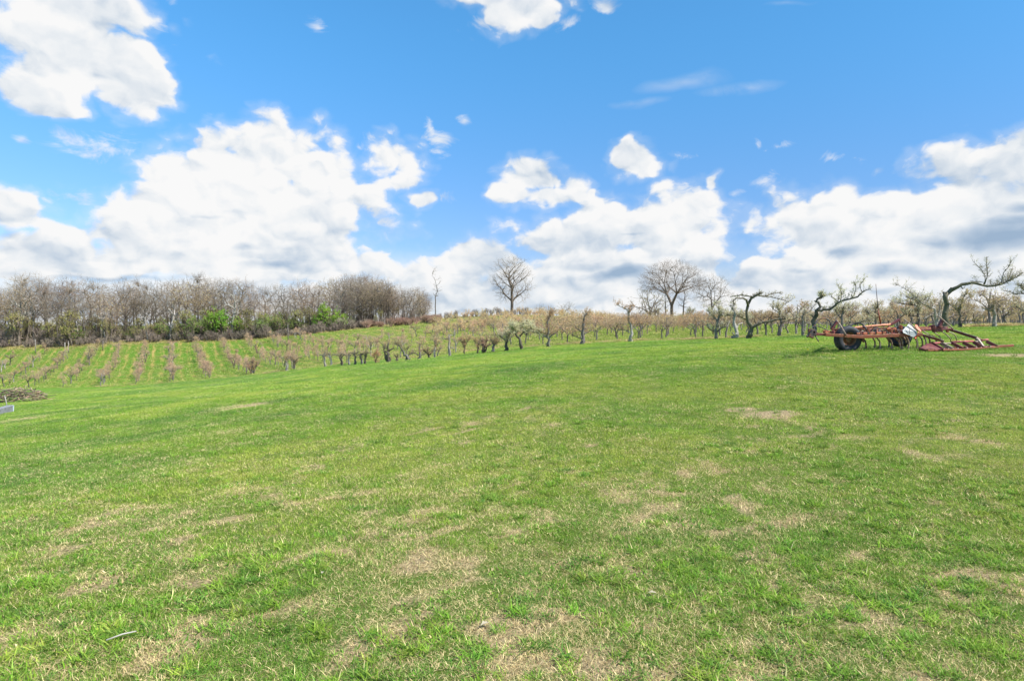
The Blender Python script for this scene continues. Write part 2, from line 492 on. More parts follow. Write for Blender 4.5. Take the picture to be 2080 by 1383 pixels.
# ------------------------------------------------------------------ mesh building
class MB:
    def __init__(s):
        s.v, s.f = [], []

    def tube(s, pts, rad, sides=5, cap=True):
        pts = [Vector(p) for p in pts]
        n = len(pts)
        rad = [rad] * n if not hasattr(rad, '__len__') else rad
        base = len(s.v)
        u = None
        for i in range(n):
            t = (pts[min(i + 1, n - 1)] - pts[max(i - 1, 0)])
            if t.length < 1e-9:
                t = Vector((0, 0, 1))
            t.normalize()
            if u is None:
                u = t.cross(Vector((.31, .95, .12)) if abs(t.y) < .9 else Vector((1, 0, 0)))
            u = (u - t * u.dot(t)).normalized()
            w = t.cross(u)
            for k in range(sides):
                a = 2 * math.pi * k / sides
                s.v.append(tuple(pts[i] + (u * math.cos(a) + w * math.sin(a)) * rad[i]))
        for i in range(n - 1):
            a, b = base + i * sides, base + (i + 1) * sides
            for k in range(sides):
                k2 = (k + 1) % sides
                s.f.append((a + k, a + k2, b + k2, b + k))
        if cap and sides > 3:
            s.f.append(tuple(base + k for k in range(sides))[::-1])
            s.f.append(tuple(base + (n - 1) * sides + k for k in range(sides)))

    def beam(s, a, b, w, h, up=(0, 0, 1)):
        """box beam from a to b, w across and h along 'up'"""
        a, b = Vector(a), Vector(b)
        t = (b - a).normalized()
        upv = Vector(up)
        side = t.cross(upv)
        if side.length < 1e-4:
            side = t.cross(Vector((1, 0, 0)))
        side.normalize()
        upv = side.cross(t).normalized()
        base = len(s.v)
        bev = min(w, h) * .12
        prof = []
        for sx, sz in ((-1, -1), (1, -1), (1, 1), (-1, 1)):
            x, z = sx * w / 2, sz * h / 2
            if sx * sz > 0:
                prof += [(x, z - sz * bev), (x - sx * bev, z)]
            else:
                prof += [(x - sx * bev, z), (x, z - sz * bev)]
        # order the eight profile points around the box
        prof.sort(key=lambda p: math.atan2(p[1] / h, p[0] / w))
        for p in (a, b):
            for x, z in prof:
                s.v.append(tuple(p + side * x + upv * z))
        for k in range(8):
            k2 = (k + 1) % 8
            s.f.append((base + k, base + k2, base + 8 + k2, base + 8 + k))
        s.f.append(tuple(base + k for k in range(8))[::-1])
        s.f.append(tuple(base + 8 + k for k in range(8)))

    def plate(s, pts, th):
        """flat polygon given by points, thickened along its normal"""
        pts = [Vector(p) for p in pts]
        n = (pts[1] - pts[0]).cross(pts[2] - pts[0]).normalized() * th / 2
        base, k = len(s.v), len(pts)
        s.v += [tuple(p + n) for p in pts] + [tuple(p - n) for p in pts]
        s.f.append(tuple(range(base, base + k)))
        s.f.append(tuple(range(base + 2 * k - 1, base + k - 1, -1)))
        for i in range(k):
            j = (i + 1) % k
            s.f.append((base + i, base + k + i, base + k + j, base + j))

    def leaf(s, p, size, rng):
        a = Vector((rng.gauss(0, 1), rng.gauss(0, 1), rng.gauss(0, 1))).normalized()
        b = a.cross(Vector((rng.gauss(0, 1), rng.gauss(0, 1), rng.gauss(0, 1)))).normalized()
        base = len(s.v)
        p = Vector(p)
        s.v += [tuple(p - a * size), tuple(p + b * size * .6), tuple(p + a * size), tuple(p - b * size * .6)]
        s.f.append((base, base + 1, base + 2, base + 3))

    def lathe(s, prof, axis, centre, seg=28):
        """prof: (radius, along) pairs round an axis vector"""
        ax = Vector(axis).normalized()
        u = ax.cross(Vector((0, 0, 1)) if abs(ax.z) < .9 else Vector((1, 0, 0))).normalized()
        w = ax.cross(u)
        base, k = len(s.v), len(prof)
        for i in range(seg):
            a = 2 * math.pi * i / seg
            for r, h in prof:
                s.v.append(tuple(Vector(centre) + ax * h + (u * math.cos(a) + w * math.sin(a)) * r))
        for i in range(seg):
            j = (i + 1) % seg
            for q in range(k - 1):
                s.f.append((base + i * k + q, base + j * k + q, base + j * k + q + 1, base + i * k + q + 1))

    def mesh(s, name, m, smooth=True):
        me = bpy.data.meshes.new(name)
        me.from_pydata(s.v, [], s.f)
        for k in (m if isinstance(m, (list, tuple)) else [m]):
            me.materials.append(MATS[k] if isinstance(k, str) else k)
        if smooth:
            me.polygons.foreach_set('use_smooth', [True] * len(me.polygons))
        me.update()
        return me

    def obj(s, name, m, parent=None, smooth=True, loc=None):
        return link(name, s.mesh(name, m, smooth), parent, loc)


def link(name, data, parent=None, loc=None):
    o = bpy.data.objects.new(name, data)
    COL.objects.link(o)
    if parent is not None:
        o.parent = parent
    if loc is not None:
        o.location = loc
    return o


def tag(o, label, cat, group=None, kind=None):
    if label:
        o['label'] = label
    if cat:
        o['category'] = cat
    if group:
        o['group'] = group
    if kind:
        o['kind'] = kind
    return o


# ------------------------------------------------------------------ ground
PATCHES = [  # photo x, y, half width, half height, strength: worn, straw-coloured places in the lawn
    (1568, 843, 60, 8, 2.1), (1505, 833, 40, 6, 1.4), (500, 825, 48, 6, 1.2), (860, 1122, 55, 14, 1.1), (860, 1042, 34, 18, .9), (690, 1008, 55, 9, .8), (1000, 1035, 60, 20, .7),
    (1235, 1345, 50, 30, 1.1), (1170, 1335, 40, 16, .8), (860, 1275, 45, 22, 1.1), (975, 1285, 35, 20, 1.1), (1090, 1255, 60, 30, .9), (1060, 1200, 60, 14, .8), (2050, 723, 75, 4, 1.6),
    (1150, 1200, 40, 16, .8), (1270, 1160, 40, 12, .7), (940, 1000, 40, 8, .7), (620, 845, 18, 6, .7), (20, 1200, 60, 20, .6), (200, 1170, 60, 14, .6), (420, 1165, 30, 9, .6),
    (1320, 1190, 30, 12, .7), (60, 850, 60, 4, .9), (1460, 960, 40, 12, .4), (1500, 1020, 50, 14, .35), (1400, 1350, 60, 30, .7), (1100, 1360, 60, 20, .9), (100, 1260, 60, 18, .5), (300, 1350, 80, 20, .5), (1850, 1310, 50, 14, .5)]


def bare(x, y):
    """0 = full sward, 1 = thin dead thatch"""
    y = np.asarray(y, float)
    x = np.asarray(x, float)
    yy = np.maximum(y, 1.5)
    n = fbm(x / 0.33, y / 0.27, 4, 11, .62) * .72 + fbm(x / 2.4, y / 2.4, 3, 23) * .28
    n2 = fbm(x / 0.13, y / 0.10, 3, 31, .6)
    dist = np.hypot(x - .2, y * 1.0)
    bias = np.interp(dist, (2.5, 4.5, 7, 10, 16, 40), (.030, .010, -.05, -.10, -.16, -.2))
    bias = bias + .05 * np.exp(-((x - .55) / 1.6) ** 2 - ((y - 3.0) / 2.2) ** 2) + .03 * np.exp(-((x + .9) / .8) ** 2 - ((y - 5) / 1.2) ** 2)
    b = np.clip((n + bias - .52) * 5 + (n2 - .5) * 2.4, 0, 1)
    p = np.zeros_like(b)
    px = CX + FPX * x / yy
    for cx, cy, rx, ry, s in PATCH_W:
        q = ((x - cx) / rx) ** 2 + ((y - cy) / ry) ** 2
        p = np.maximum(p, s * np.exp(-q * 1.1))
    return np.clip(b * .85 + np.clip(p * (0.55 + n2 * 1.0) - .18, 0, 1), 0, 1)


PATCH_W = []
for cx, cy, rx, ry, s in PATCHES:
    h0 = hit(cx, cy)
    h1 = hit(cx, cy - ry)
    h2 = hit(cx, cy + ry)
    PATCH_W.append((h0[0], h0[1], rx / FPX * h0[1], max(.12, (h1[1] - h2[1]) / 2), s))

ROW_SLOPE, ROW_X0, ROW_Y0, ROW_DX = -.552, -40.3, 95.0, 6.23


def orchard_edge(x):
    """depth at which the mown lawn ends and the orchard begins"""
    return np.interp(x, (-95, -60, -47, -23, -3, 1, 19, 28, 45), (108, 104, 97, 84.5, 77, 69, 50.5, 42, 38))


def wood_edge(x):
    """depth of the front edge of the wood"""
    return np.interp(x, (-170, -135, -100, -80, -60, -45, -30, -20, 0), (158, 162, 160, 161, 163, 168, 174, 178, 182))


def build_ground():
    s = np.linspace(-1, 1, 460)
    xs = np.sinh(s * 6.0) / np.sinh(6.0) * 1400
    t = np.linspace(0, 1, 470)
    ys = np.r_[-900, -400, -150, -60, -25, -10, -5, -2, 1.9 + (np.expm1(t * 5.0) / np.expm1(5.0)) * 1850]
    X, Y = np.meshgrid(xs, ys)
    Z = terr(X, Y)
    nx, ny = len(xs), len(ys)
    me = bpy.data.meshes.new('ground')
    co = np.c_[X.ravel(), Y.ravel(), Z.ravel()]
    i = np.arange(ny - 1)[:, None] * nx + np.arange(nx - 1)[None, :]
    f = np.stack([i, i + 1, i + nx + 1, i + nx], -1).reshape(-1, 4)
    me.vertices.add(len(co))
    me.vertices.foreach_set('co', co.ravel())
    me.loops.add(f.size)
    me.loops.foreach_set('vertex_index', f.ravel().astype(np.int32))
    me.polygons.add(len(f))
    me.polygons.foreach_set('loop_start', np.arange(0, f.size, 4, dtype=np.int32))
    me.update(calc_edges=True)
    me.polygons.foreach_set('use_smooth', np.ones(len(f), bool))
    a = me.attributes.new('bare', 'FLOAT', 'POINT')
    a.data.foreach_set('value', bare(X, Y).ravel().astype(np.float32))
    a = me.attributes.new('orchard', 'FLOAT', 'POINT')
    e = orchard_edge(X) + (fbm(X / 3, Y / 3, 3, 77) - .5) * 3
    a.data.foreach_set('value', np.clip((Y - e) / 2.5 + .5, 0, 1).ravel().astype(np.float32))
    a = me.attributes.new('litter', 'FLOAT', 'POINT')
    we = wood_edge(X) + (fbm(X / 4, Y / 4, 3, 99) - .5) * 5
    lit = np.clip((Y - we) / 3 + .5, 0, 1) * np.clip((-14 - X) / 8, 0, 1) * np.clip((700 - Y) / 20, 0, 1)
    a.data.foreach_set('value', lit.ravel().astype(np.float32))
    m = bpy.data.materials.new('ground_turf')
    m.use_nodes = True
    tr = m.node_tree
    N = NT(tr)
    b = tr.nodes['Principled BSDF']
    g = tr.nodes.new('ShaderNodeNewGeometry')
    pos = g.outputs['Position']
    px, py, pz = N.xyz(pos)[:3]
    flat = N.comb(px, py, 0.0)

    def attr(n):
        k = tr.nodes.new('ShaderNodeAttribute')
        k.attribute_name = n
        return k.outputs['Fac']
    fine = N.noise(flat, 38, 6, .7)
    mid = N.noise(flat, 3.2, 6, .6)
    big = N.noise(flat, .35, 5, .55)
    huge = N.noise(flat, .07, 4, .5)
    streak = N.noise(N.v('MULTIPLY', flat, (.12, 1.1, 0)), .8, 5, .6)
    soil_shade = N.ramp(fine, [(.34, (.09, .065, .038)), (.46, (.30, .22, .115)), (.60, (.52, .40, .22)), (.78, (.70, .56, .33))])  # soil and thatch; the darkest stop also paints shadow between blades
    green = N.ramp(fine, [(.30, GR_LO), (.5, GR_MID), (.72, GR_HI)])
    green = N.mix(N.step(big, .42, .62), green, (.150, .235, .026), 'MIX')
    green = N.mix(N.m('MULTIPLY', N.step(mid, .50, .70), .35), green, (.235, .225, .065), 'MIX')
    green = N.mix(N.m('MULTIPLY', N.step(huge, .45, .6), .4), green, (.085, .175, .045), 'MIX')
    green = N.mix(N.m('MULTIPLY', N.step(streak, .48, .62), .35), green, (.095, .20, .035), 'MIX')
    near = N.m('SUBTRACT', 1, N.step(N.v('LENGTH', flat), 9, 34))
    green = N.mix(N.m('MULTIPLY', near, .45), green, (.115, .115, .035), 'MIX')  # turf close by darkened, partly as painted shade between the blades
    lawn = N.mix(N.m('MULTIPLY', N.step(N.m('ADD', attr('bare'), N.m('MULTIPLY', N.m('SUBTRACT', fine, .5), .5)), .25, .7), 1.0), green, soil_shade)
    # orchard floor: alleys between rows with worn wheel tracks
    r = N.m('SUBTRACT', px, N.m('MULTIPLY_ADD', N.m('SUBTRACT', py, ROW_Y0), ROW_SLOPE, ROW_X0))
    r = N.m('ADD', r, N.m('MULTIPLY', N.m('SUBTRACT', N.noise(flat, .12, 2), .5), 1.2))
    ph = N.m('MULTIPLY', N.m('ABSOLUTE', N.m('SUBTRACT', N.m('FRACT', N.m('ADD', N.m('DIVIDE', r, ROW_DX), .5)), .5)), ROW_DX)   # distance from the row
    tw = N.m('ABSOLUTE', N.m('SUBTRACT', ph, 2.05))
    track = N.m('SUBTRACT', 1, N.step(tw, .15, .75))
    tn = N.noise(N.v('MULTIPLY', N.comb(r, py, 0.0), (1.4, .16, 0)), 1.0, 5, .6)
    ogreen = N.mix(N.step(mid, .35, .65), (.070, .170, .016), (.110, .215, .022))
    ogreen = N.mix(N.m('MULTIPLY', N.step(big, .42, .64), .6), ogreen, (.20, .195, .05))
    ogreen = N.mix(N.m('MULTIPLY', N.step(px, -55, -5), N.step(N.m('ADD', mid, N.m('MULTIPLY', big, .6)), .62, .92)), ogreen, (.30, .235, .09))
    under = N.m('SUBTRACT', 1, N.step(ph, .3, 1.2))
    ogreen = N.mix(N.m('MULTIPLY', under, N.step(mid, .42, .62)), ogreen, (.27, .20, .08))
    ocol = N.mix(N.m('MULTIPLY', track, N.step(tn, .40, .62)), ogreen, (.36, .27, .085))
    col = N.mix(attr('orchard'), lawn, ocol)
    col = N.mix(attr('litter'), col, N.mix(N.step(mid, .35, .65), (.13, .10, .07), (.20, .165, .10)))
    tr.links.new(col, b.inputs['Base Color'])
    b.inputs['Roughness'].default_value = .95
    b.inputs['Specular IOR Level'].default_value = .1
    bn = tr.nodes.new('ShaderNodeBump')
    bn.inputs['Strength'].default_value = .8
    bn.inputs['Distance'].default_value = .05
    N.put(bn, 'Height', N.m('ADD', fine, N.m('MULTIPLY', N.noise(flat, 9, 5, .7), 1.5)))
    tr.links.new(bn.outputs[0], b.inputs['Normal'])
    me.materials.append(m)
    o = link('ground', me)
    tag(o, 'rolling grass ground with worn straw-coloured patches and striped orchard slope', None, kind='structure')


GR_LO, GR_MID, GR_HI = (.050, .110, .010), (.110, .235, .018), (.20, .33, .035)
build_ground()


# ------------------------------------------------------------------ grass: real blades, instanced as one uncountable sward
def grass_material():
    m = bpy.data.materials.new('grass_blades')
    m.use_nodes = True
    t = m.node_tree
    N = NT(t)
    b = t.nodes['Principled BSDF']
    a = t.nodes.new('ShaderNodeAttribute')
    a.attribute_name = 'dry'
    k = t.nodes.new('ShaderNodeAttribute')
    k.attribute_name = 'lit'
    i = t.nodes.new('ShaderNodeAttribute')
    i.attribute_type = 'INSTANCER'
    i.attribute_name = 'tint'
    green = N.ramp(i.outputs['Fac'], [(0, (.055, .185, .020)), (.35, (.110, .270, .014)), (.65, (.175, .325, .016)), (1, (.31, .385, .045))])
    dry = N.ramp(k.outputs['Fac'], [(0, (.38, .27, .11)), (1, (.70, .56, .29))])
    c = N.mix(a.outputs['Fac'], green, dry)
    val = N.m('MULTIPLY_ADD', k.outputs['Fac'], .85, .70)
    i2 = t.nodes.new('ShaderNodeAttribute')
    i2.attribute_type = 'INSTANCER'
    i2.attribute_name = 'shade'
    c = N.v('SCALE', c, N.m('MULTIPLY', val, i2.outputs['Fac']))
    t.links.new(c, b.inputs['Base Color'])
    b.inputs['Roughness'].default_value = .65
    b.inputs['Specular IOR Level'].default_value = .12
    tr = t.nodes.new('ShaderNodeBsdfTranslucent')
    t.links.new(c, tr.inputs[0])
    ms = t.nodes.new('ShaderNodeMixShader')
    ms.inputs[0].default_value = .25
    t.links.new(b.outputs[0], ms.inputs[1])
    t.links.new(tr.outputs[0], ms.inputs[2])
    t.links.new(ms.outputs[0], t.nodes['Material Output'].inputs[0])
    return m


MATS['grass_blades'] = grass_material()


def tuft(name, seed, n, rad, hmin, hmax, wid, lean, dry, seg=2, curl=.6):
    """n blades inside a disc; lean 0 upright .. 1 flat; dry = share of dead blades"""
    g = np.random.default_rng(seed)
    V, F, DR, LT = [], [], [], []
    for _ in range(n):
        r, a = rad * math.sqrt(g.random()), g.random() * 6.283
        p = np.array([r * math.cos(a), r * math.sin(a), -.004])
        h = g.uniform(hmin, hmax)
        yaw = g.random() * 6.283
        le = min(1.35, abs(g.normal(lean, .28))) * 1.35
        w = wid * g.uniform(.7, 1.3)
        isd = g.random() < dry
        if isd:
            le = min(1.62, le + .62)
        fwd = np.array([math.cos(yaw), math.sin(yaw), 0])
        sd = np.array([-math.sin(yaw + g.normal(0, .5)), math.cos(yaw), 0])
        base = len(V)
        q, ang = p.copy(), le * .5
        for s in range(seg + 1):
            ww = w * (1 - (s / seg) ** 1.5) * .5
            if s == seg:
                V.append(tuple(q))
            else:
                V += [tuple(q - sd * ww), tuple(q + sd * ww)]
            q = q + (fwd * math.sin(ang) + np.array([0, 0, math.cos(ang)])) * h / seg
            ang = min(1.65, ang + le * curl)
            q[2] = max(q[2], .003)
        for s in range(seg):
            i = base + 2 * s
            F.append((i, i + 1, i + 2) if s == seg - 1 else (i, i + 1, i + 3, i + 2))
        k = 2 * seg + 1
        DR += [1.0 if isd else (g.random() * .22)] * k
        LT += [g.random()] * k
    me = bpy.data.meshes.new(name)
    me.from_pydata(V, [], F)
    for nm, arr in (('dry', DR), ('lit', LT)):
        at = me.attributes.new(nm, 'FLOAT', 'POINT')
        at.data.foreach_set('value', np.array(arr, np.float32))
    me.materials.append(MATS['grass_blades'])
    me.polygons.foreach_set('use_smooth', [True] * len(me.polygons))
    return bpy.data.objects.new(name, me)


def scatter_modifier(o, coll):
    ng = bpy.data.node_groups.new('scatter', 'GeometryNodeTree')
    ng.interface.new_socket('Geometry', in_out='INPUT', socket_type='NodeSocketGeometry')
    ng.interface.new_socket('Geometry', in_out='OUTPUT', socket_type='NodeSocketGeometry')
    n, l = ng.nodes, ng.links
    gi, go = n.new('NodeGroupInput'), n.new('NodeGroupOutput')
    ci = n.new('GeometryNodeCollectionInfo')
    ci.inputs['Collection'].default_value = coll
    ci.inputs['Separate Children'].default_value = True
    ci.inputs['Reset Children'].default_value = True
    ip = n.new('GeometryNodeInstanceOnPoints')
    ip.inputs['Pick Instance'].default_value = True

    def na(name, typ):
        k = n.new('GeometryNodeInputNamedAttribute')
        k.data_type = typ
        k.inputs['Name'].default_value = name
        return k.outputs['Attribute']
    l.new(gi.outputs[0], ip.inputs['Points'])
    l.new(ci.outputs[0], ip.inputs['Instance'])
    l.new(na('kind_index', 'INT'), ip.inputs['Instance Index'])
    l.new(na('rot', 'FLOAT_VECTOR'), ip.inputs['Rotation'])
    l.new(na('scl', 'FLOAT_VECTOR'), ip.inputs['Scale'])
    l.new(ip.outputs[0], go.inputs[0])
    md = o.modifiers.new('scatter', 'NODES')
    md.node_group = ng


def scatter(name, label, cat, pts, kinds, rotz, scl, tint, protos, tilt=None):
    coll = bpy.data.collections.new(name + '_sources')
    for k, p in enumerate(protos):
        p.name = f"{name}_source_{k:02d}"
        coll.objects.link(p)
    me = bpy.data.meshes.new(name)
    me.vertices.add(len(pts))
    me.vertices.foreach_set('co', np.asarray(pts, np.float32).ravel())
    a = me.attributes.new('kind_index', 'INT', 'POINT')
    a.data.foreach_set('value', np.asarray(kinds, np.int32))
    a = me.attributes.new('rot', 'FLOAT_VECTOR', 'POINT')
    r = np.zeros((len(pts), 3), np.float32)
    r[:, 2] = rotz
    if tilt is not None:
        r[:, 0], r[:, 1] = tilt[:, 0], tilt[:, 1]
    a.data.foreach_set('vector', r.ravel())
    a = me.attributes.new('scl', 'FLOAT_VECTOR', 'POINT')
    a.data.foreach_set('vector', np.asarray(scl, np.float32).ravel())
    a = me.attributes.new('tint', 'FLOAT', 'POINT')
    a.data.foreach_set('value', np.asarray(tint, np.float32))
    a = me.attributes.new('shade', 'FLOAT', 'POINT')      # some plants simply are darker or lighter than others
    a.data.foreach_set('value', np.random.default_rng(5).uniform(.72, 1.25, len(pts)).astype(np.float32))
    o = link(name, me)
    scatter_modifier(o, coll)
    tag(o, label, cat, kind='stuff')
    return o


def build_grass():
    g = np.random.default_rng(7)
    protos = []
    for k in range(4):                                   # 0-3 lawn sward
        protos.append(tuft('t', 10 + k, 70, .15, .018, .048, .0030, .74, .07))
    for k in range(3):                                   # 4-6 dead thatch, lying
        protos.append(tuft('t', 30 + k, 74, .17, .020, .065, .0026, 1.25, .88, curl=.25))
    for k in range(3):                                   # 7-9 coarse clump of wide blades
        protos.append(tuft('t', 50 + k, 34, .05, .05, .12, .0062, .98, .05, seg=3, curl=.22))
    for k in range(2):                                   # 10-11 low mixed weeds
        protos.append(tuft('t', 70 + k, 40, .09, .02, .05, .0085, .75, .04))
    for k in range(2):                                   # 12-13 fine taller tuft
        protos.append(tuft('t', 80 + k, 46, .06, .06, .115, .0026, .30, .12, seg=3, curl=.5))
    P_, K_, R_, S_, T_ = [], [], [], [], []

    def add(x, y, kind, s, sz, tint, dz=0.0):
        P_.append(np.c_[x, y, terr(x, y) + dz])
        K_.append(kind)
        R_.append(g.random(len(x)) * 6.283)
        S_.append(np.c_[s, s, sz])
        T_.append(tint)

    def wedge(y0, y1, dens, um=1.0):
        n = int((y1 ** 2 - y0 ** 2) * um * dens)
        y = np.sqrt(g.random(n) * (y1 ** 2 - y0 ** 2) + y0 ** 2)
        return g.uniform(-um, um, n) * y, y

    def tint(x, y):
        t = fbm(x / 1.7, y / 1.7, 4, 51) * .55 + fbm(x / 9, y / 9, 3, 61) * .45
        return np.clip((t - .5) * 3.2 + .47 + g.normal(0, .16, len(x)), 0, 1)

    for y0, y1, dens, s0, zs in ((1.9, 4.5, 330, .82, .95), (4.5, 8, 190, .95, .90), (8, 15, 105, 1.25, .72), (15, 28, 42, 1.9, .55), (28, 52, 13.0, 3.4, .36), (52, 100, 3.2, 6.4, .22)):
        x, y = wedge(y0, y1, dens)
        keep = y < orchard_edge(x) - 0.3
        x, y = x[keep], y[keep]
        b = bare(x, y)
        u = g.random(len(x))
        # density and height vary over the lawn in drifts
        h = fbm(x / .45, y / .45, 3, 91)
        if y0 >= 8:                                     # no tall sward left on the worn places
            kk = g.random(len(x)) > b * 1.1 - .25
            x, y, b, u = x[kk], y[kk], b[kk], u[kk]
            h = fbm(x / .45, y / .45, 3, 91)
        dead = u < b * .86 + .05 + np.interp(y, (3, 8, 16, 30), (.34, .18, .05, .0)) * (tl_ := fbm(x / 1.1, y / 1.1, 3, 301)) * 2
        kind = np.where(dead, g.integers(4, 7, len(x)), g.integers(0, 4, len(x)))
        s = s0 * g.uniform(.75, 1.25, len(x))
        sz = s0 * zs * (.55 + h * .95) * g.uniform(.75, 1.3, len(x)) * np.where(dead, .7, 1)
        cut = dead & (g.random(len(x)) < .25)
        add(x[~cut], y[~cut], kind[~cut], s[~cut], sz[~cut], tint(x, y)[~cut])
    # coarse clumps, thick near the foot of the picture
    for y0, y1, dens, s0 in ((1.9, 4.2, 60, .95), (4.2, 7, 24, 1.0), (7, 12, 7.0, 1.15), (12, 24, 1.6, 1.3)):
        x, y = wedge(y0, y1, dens)
        n = fbm(x / .8, y / .8, 3, 131)
        foot = np.exp(-((x - .55) / 1.5) ** 2) * (y < 4.6)
        k = n + foot * .10 + g.random(len(x)) * .16 > .615
        x, y = x[k], y[k]
        for rep in range(2):
            xx, yy = x + g.normal(0, .035, len(x)), y + g.normal(0, .035, len(x))
            s = s0 * g.uniform(.55, 1.15, len(x))
            add(xx, yy, g.integers(7, 10, len(x)), s, s * .62, np.clip(g.normal(.42, .22, len(x)), 0, 1))
    for y0, y1, dens in ((1.9, 6, 26), (6, 14, 8)):
        x, y = wedge(y0, y1, dens)
        k = fbm(x / .9, y / .9, 3, 171) > .55
        x, y = x[k], y[k]
        s = g.uniform(.6, 1.2, len(x))
        add(x, y, g.integers(10, 12, len(x)), s, s * .8, np.clip(g.normal(.25, .12, len(x)), 0, 1))
    for y0, y1, dens, s0 in ((1.9, 7, 9, 1.0), (7, 16, 3.2, 1.25), (16, 36, .9, 1.8)):
        x, y = wedge(y0, y1, dens)
        k = fbm(x / 1.3, y / 1.3, 3, 191) > .54
        x, y = x[k], y[k]
        s = s0 * g.uniform(.6, 1.15, len(x))
        add(x, y, g.integers(12, 14, len(x)), s, s * .65, np.clip(g.normal(.55, .18, len(x)), 0, 1))
    scatter('lawn_grass', 'short spring grass of the lawn, mixed green blades and dead thatch', 'grass',
            np.concatenate(P_), np.concatenate(K_), np.concatenate(R_), np.concatenate(S_), np.concatenate(T_), protos)
    n = sum(len(k) for k in K_)
    print('lawn instances', n)

    # orchard floor: rougher uncut grass, with pale dead tufts along the front row
    pr = [tuft('t', 200 + k, 46, .4, .08, .22, .012, .4, .18) for k in range(3)] + \
         [tuft('t', 220 + k, 60, .28, .18, .50, .010, .32, .92, seg=3, curl=.35) for k in range(3)]
    P_, K_, R_, S_, T_ = [], [], [], [], []
    x, y = wedge(38, 160, 3.4, 1.0)
    e = orchard_edge(x)
    k = (y > e) & (g.random(len(x)) < np.clip(60 / y, .2, 1) ** 1.3)
    x, y = x[k], y[k]
    s = g.uniform(.9, 1.7, len(x)) * np.clip(y / 70, .8, 1.8)
    add(x, y, g.integers(0, 3, len(x)), s, s * .55, np.clip(g.normal(.55, .2, len(x)), 0, 1))
    # tall dead grass, mostly where the mower stops
    n = 2600
    u = g.uniform(-.6, 1.0, n)
    y = 78 / (u + 1.25)
    x = u * y
    off = np.abs(g.normal(0, 1.8, n)) * (1 + (u < .5)) * .6 + .2
    y = orchard_edge(x) + off
    k = fbm(x / 2.5, y / 2.5, 3, 211) + g.random(n) * .1 + np.clip((x - 30) * .02, 0, .25) > .60
    x, y = x[k], y[k]
    s = g.uniform(.6, 1.1, len(x))
    add(x, y, g.integers(3, 6, len(x)), s, s * .8, g.random(len(x)))
    n = 5000                                            # strip of rank straw in front of the wood
    x = g.uniform(-150, -12, n)
    y = wood_edge(x) - 2.5 + g.normal(0, 1.6, n)
    s = g.uniform(1.0, 2.0, n)
    kk = np.where(g.random(n) < .55, g.integers(3, 6, n), g.integers(0, 3, n))
    add(x, y, kk, s, s * .7, g.random(n))
    n = 900                                             # long grass the mower could not reach round the cultivator
    u = g.random(n)
    x = 7.6 + u * 5.4 + g.normal(0, .05, n)
    y = 15.72 + g.random(n) ** 1.5 * 1.6 + u * .2
    s = g.uniform(.22, .42, n)
    add(x, y, g.integers(0, 3, n), s, s * g.uniform(.7, 1.5, n), np.clip(g.normal(.35, .2, n), 0, 1))
    scatter('rough_grass', 'rougher uncut grass with pale dead tufts among the orchard trees', 'grass',
            np.concatenate(P_), np.concatenate(K_), np.concatenate(R_), np.concatenate(S_), np.concatenate(T_), pr)


build_grass()

# ------------------------------------------------------------------ trees
def bez(a, b, c, n):
    return [a * (1 - t) ** 2 + b * 2 * t * (1 - t) + c * t * t for t in [i / n for i in range(n + 1)]]


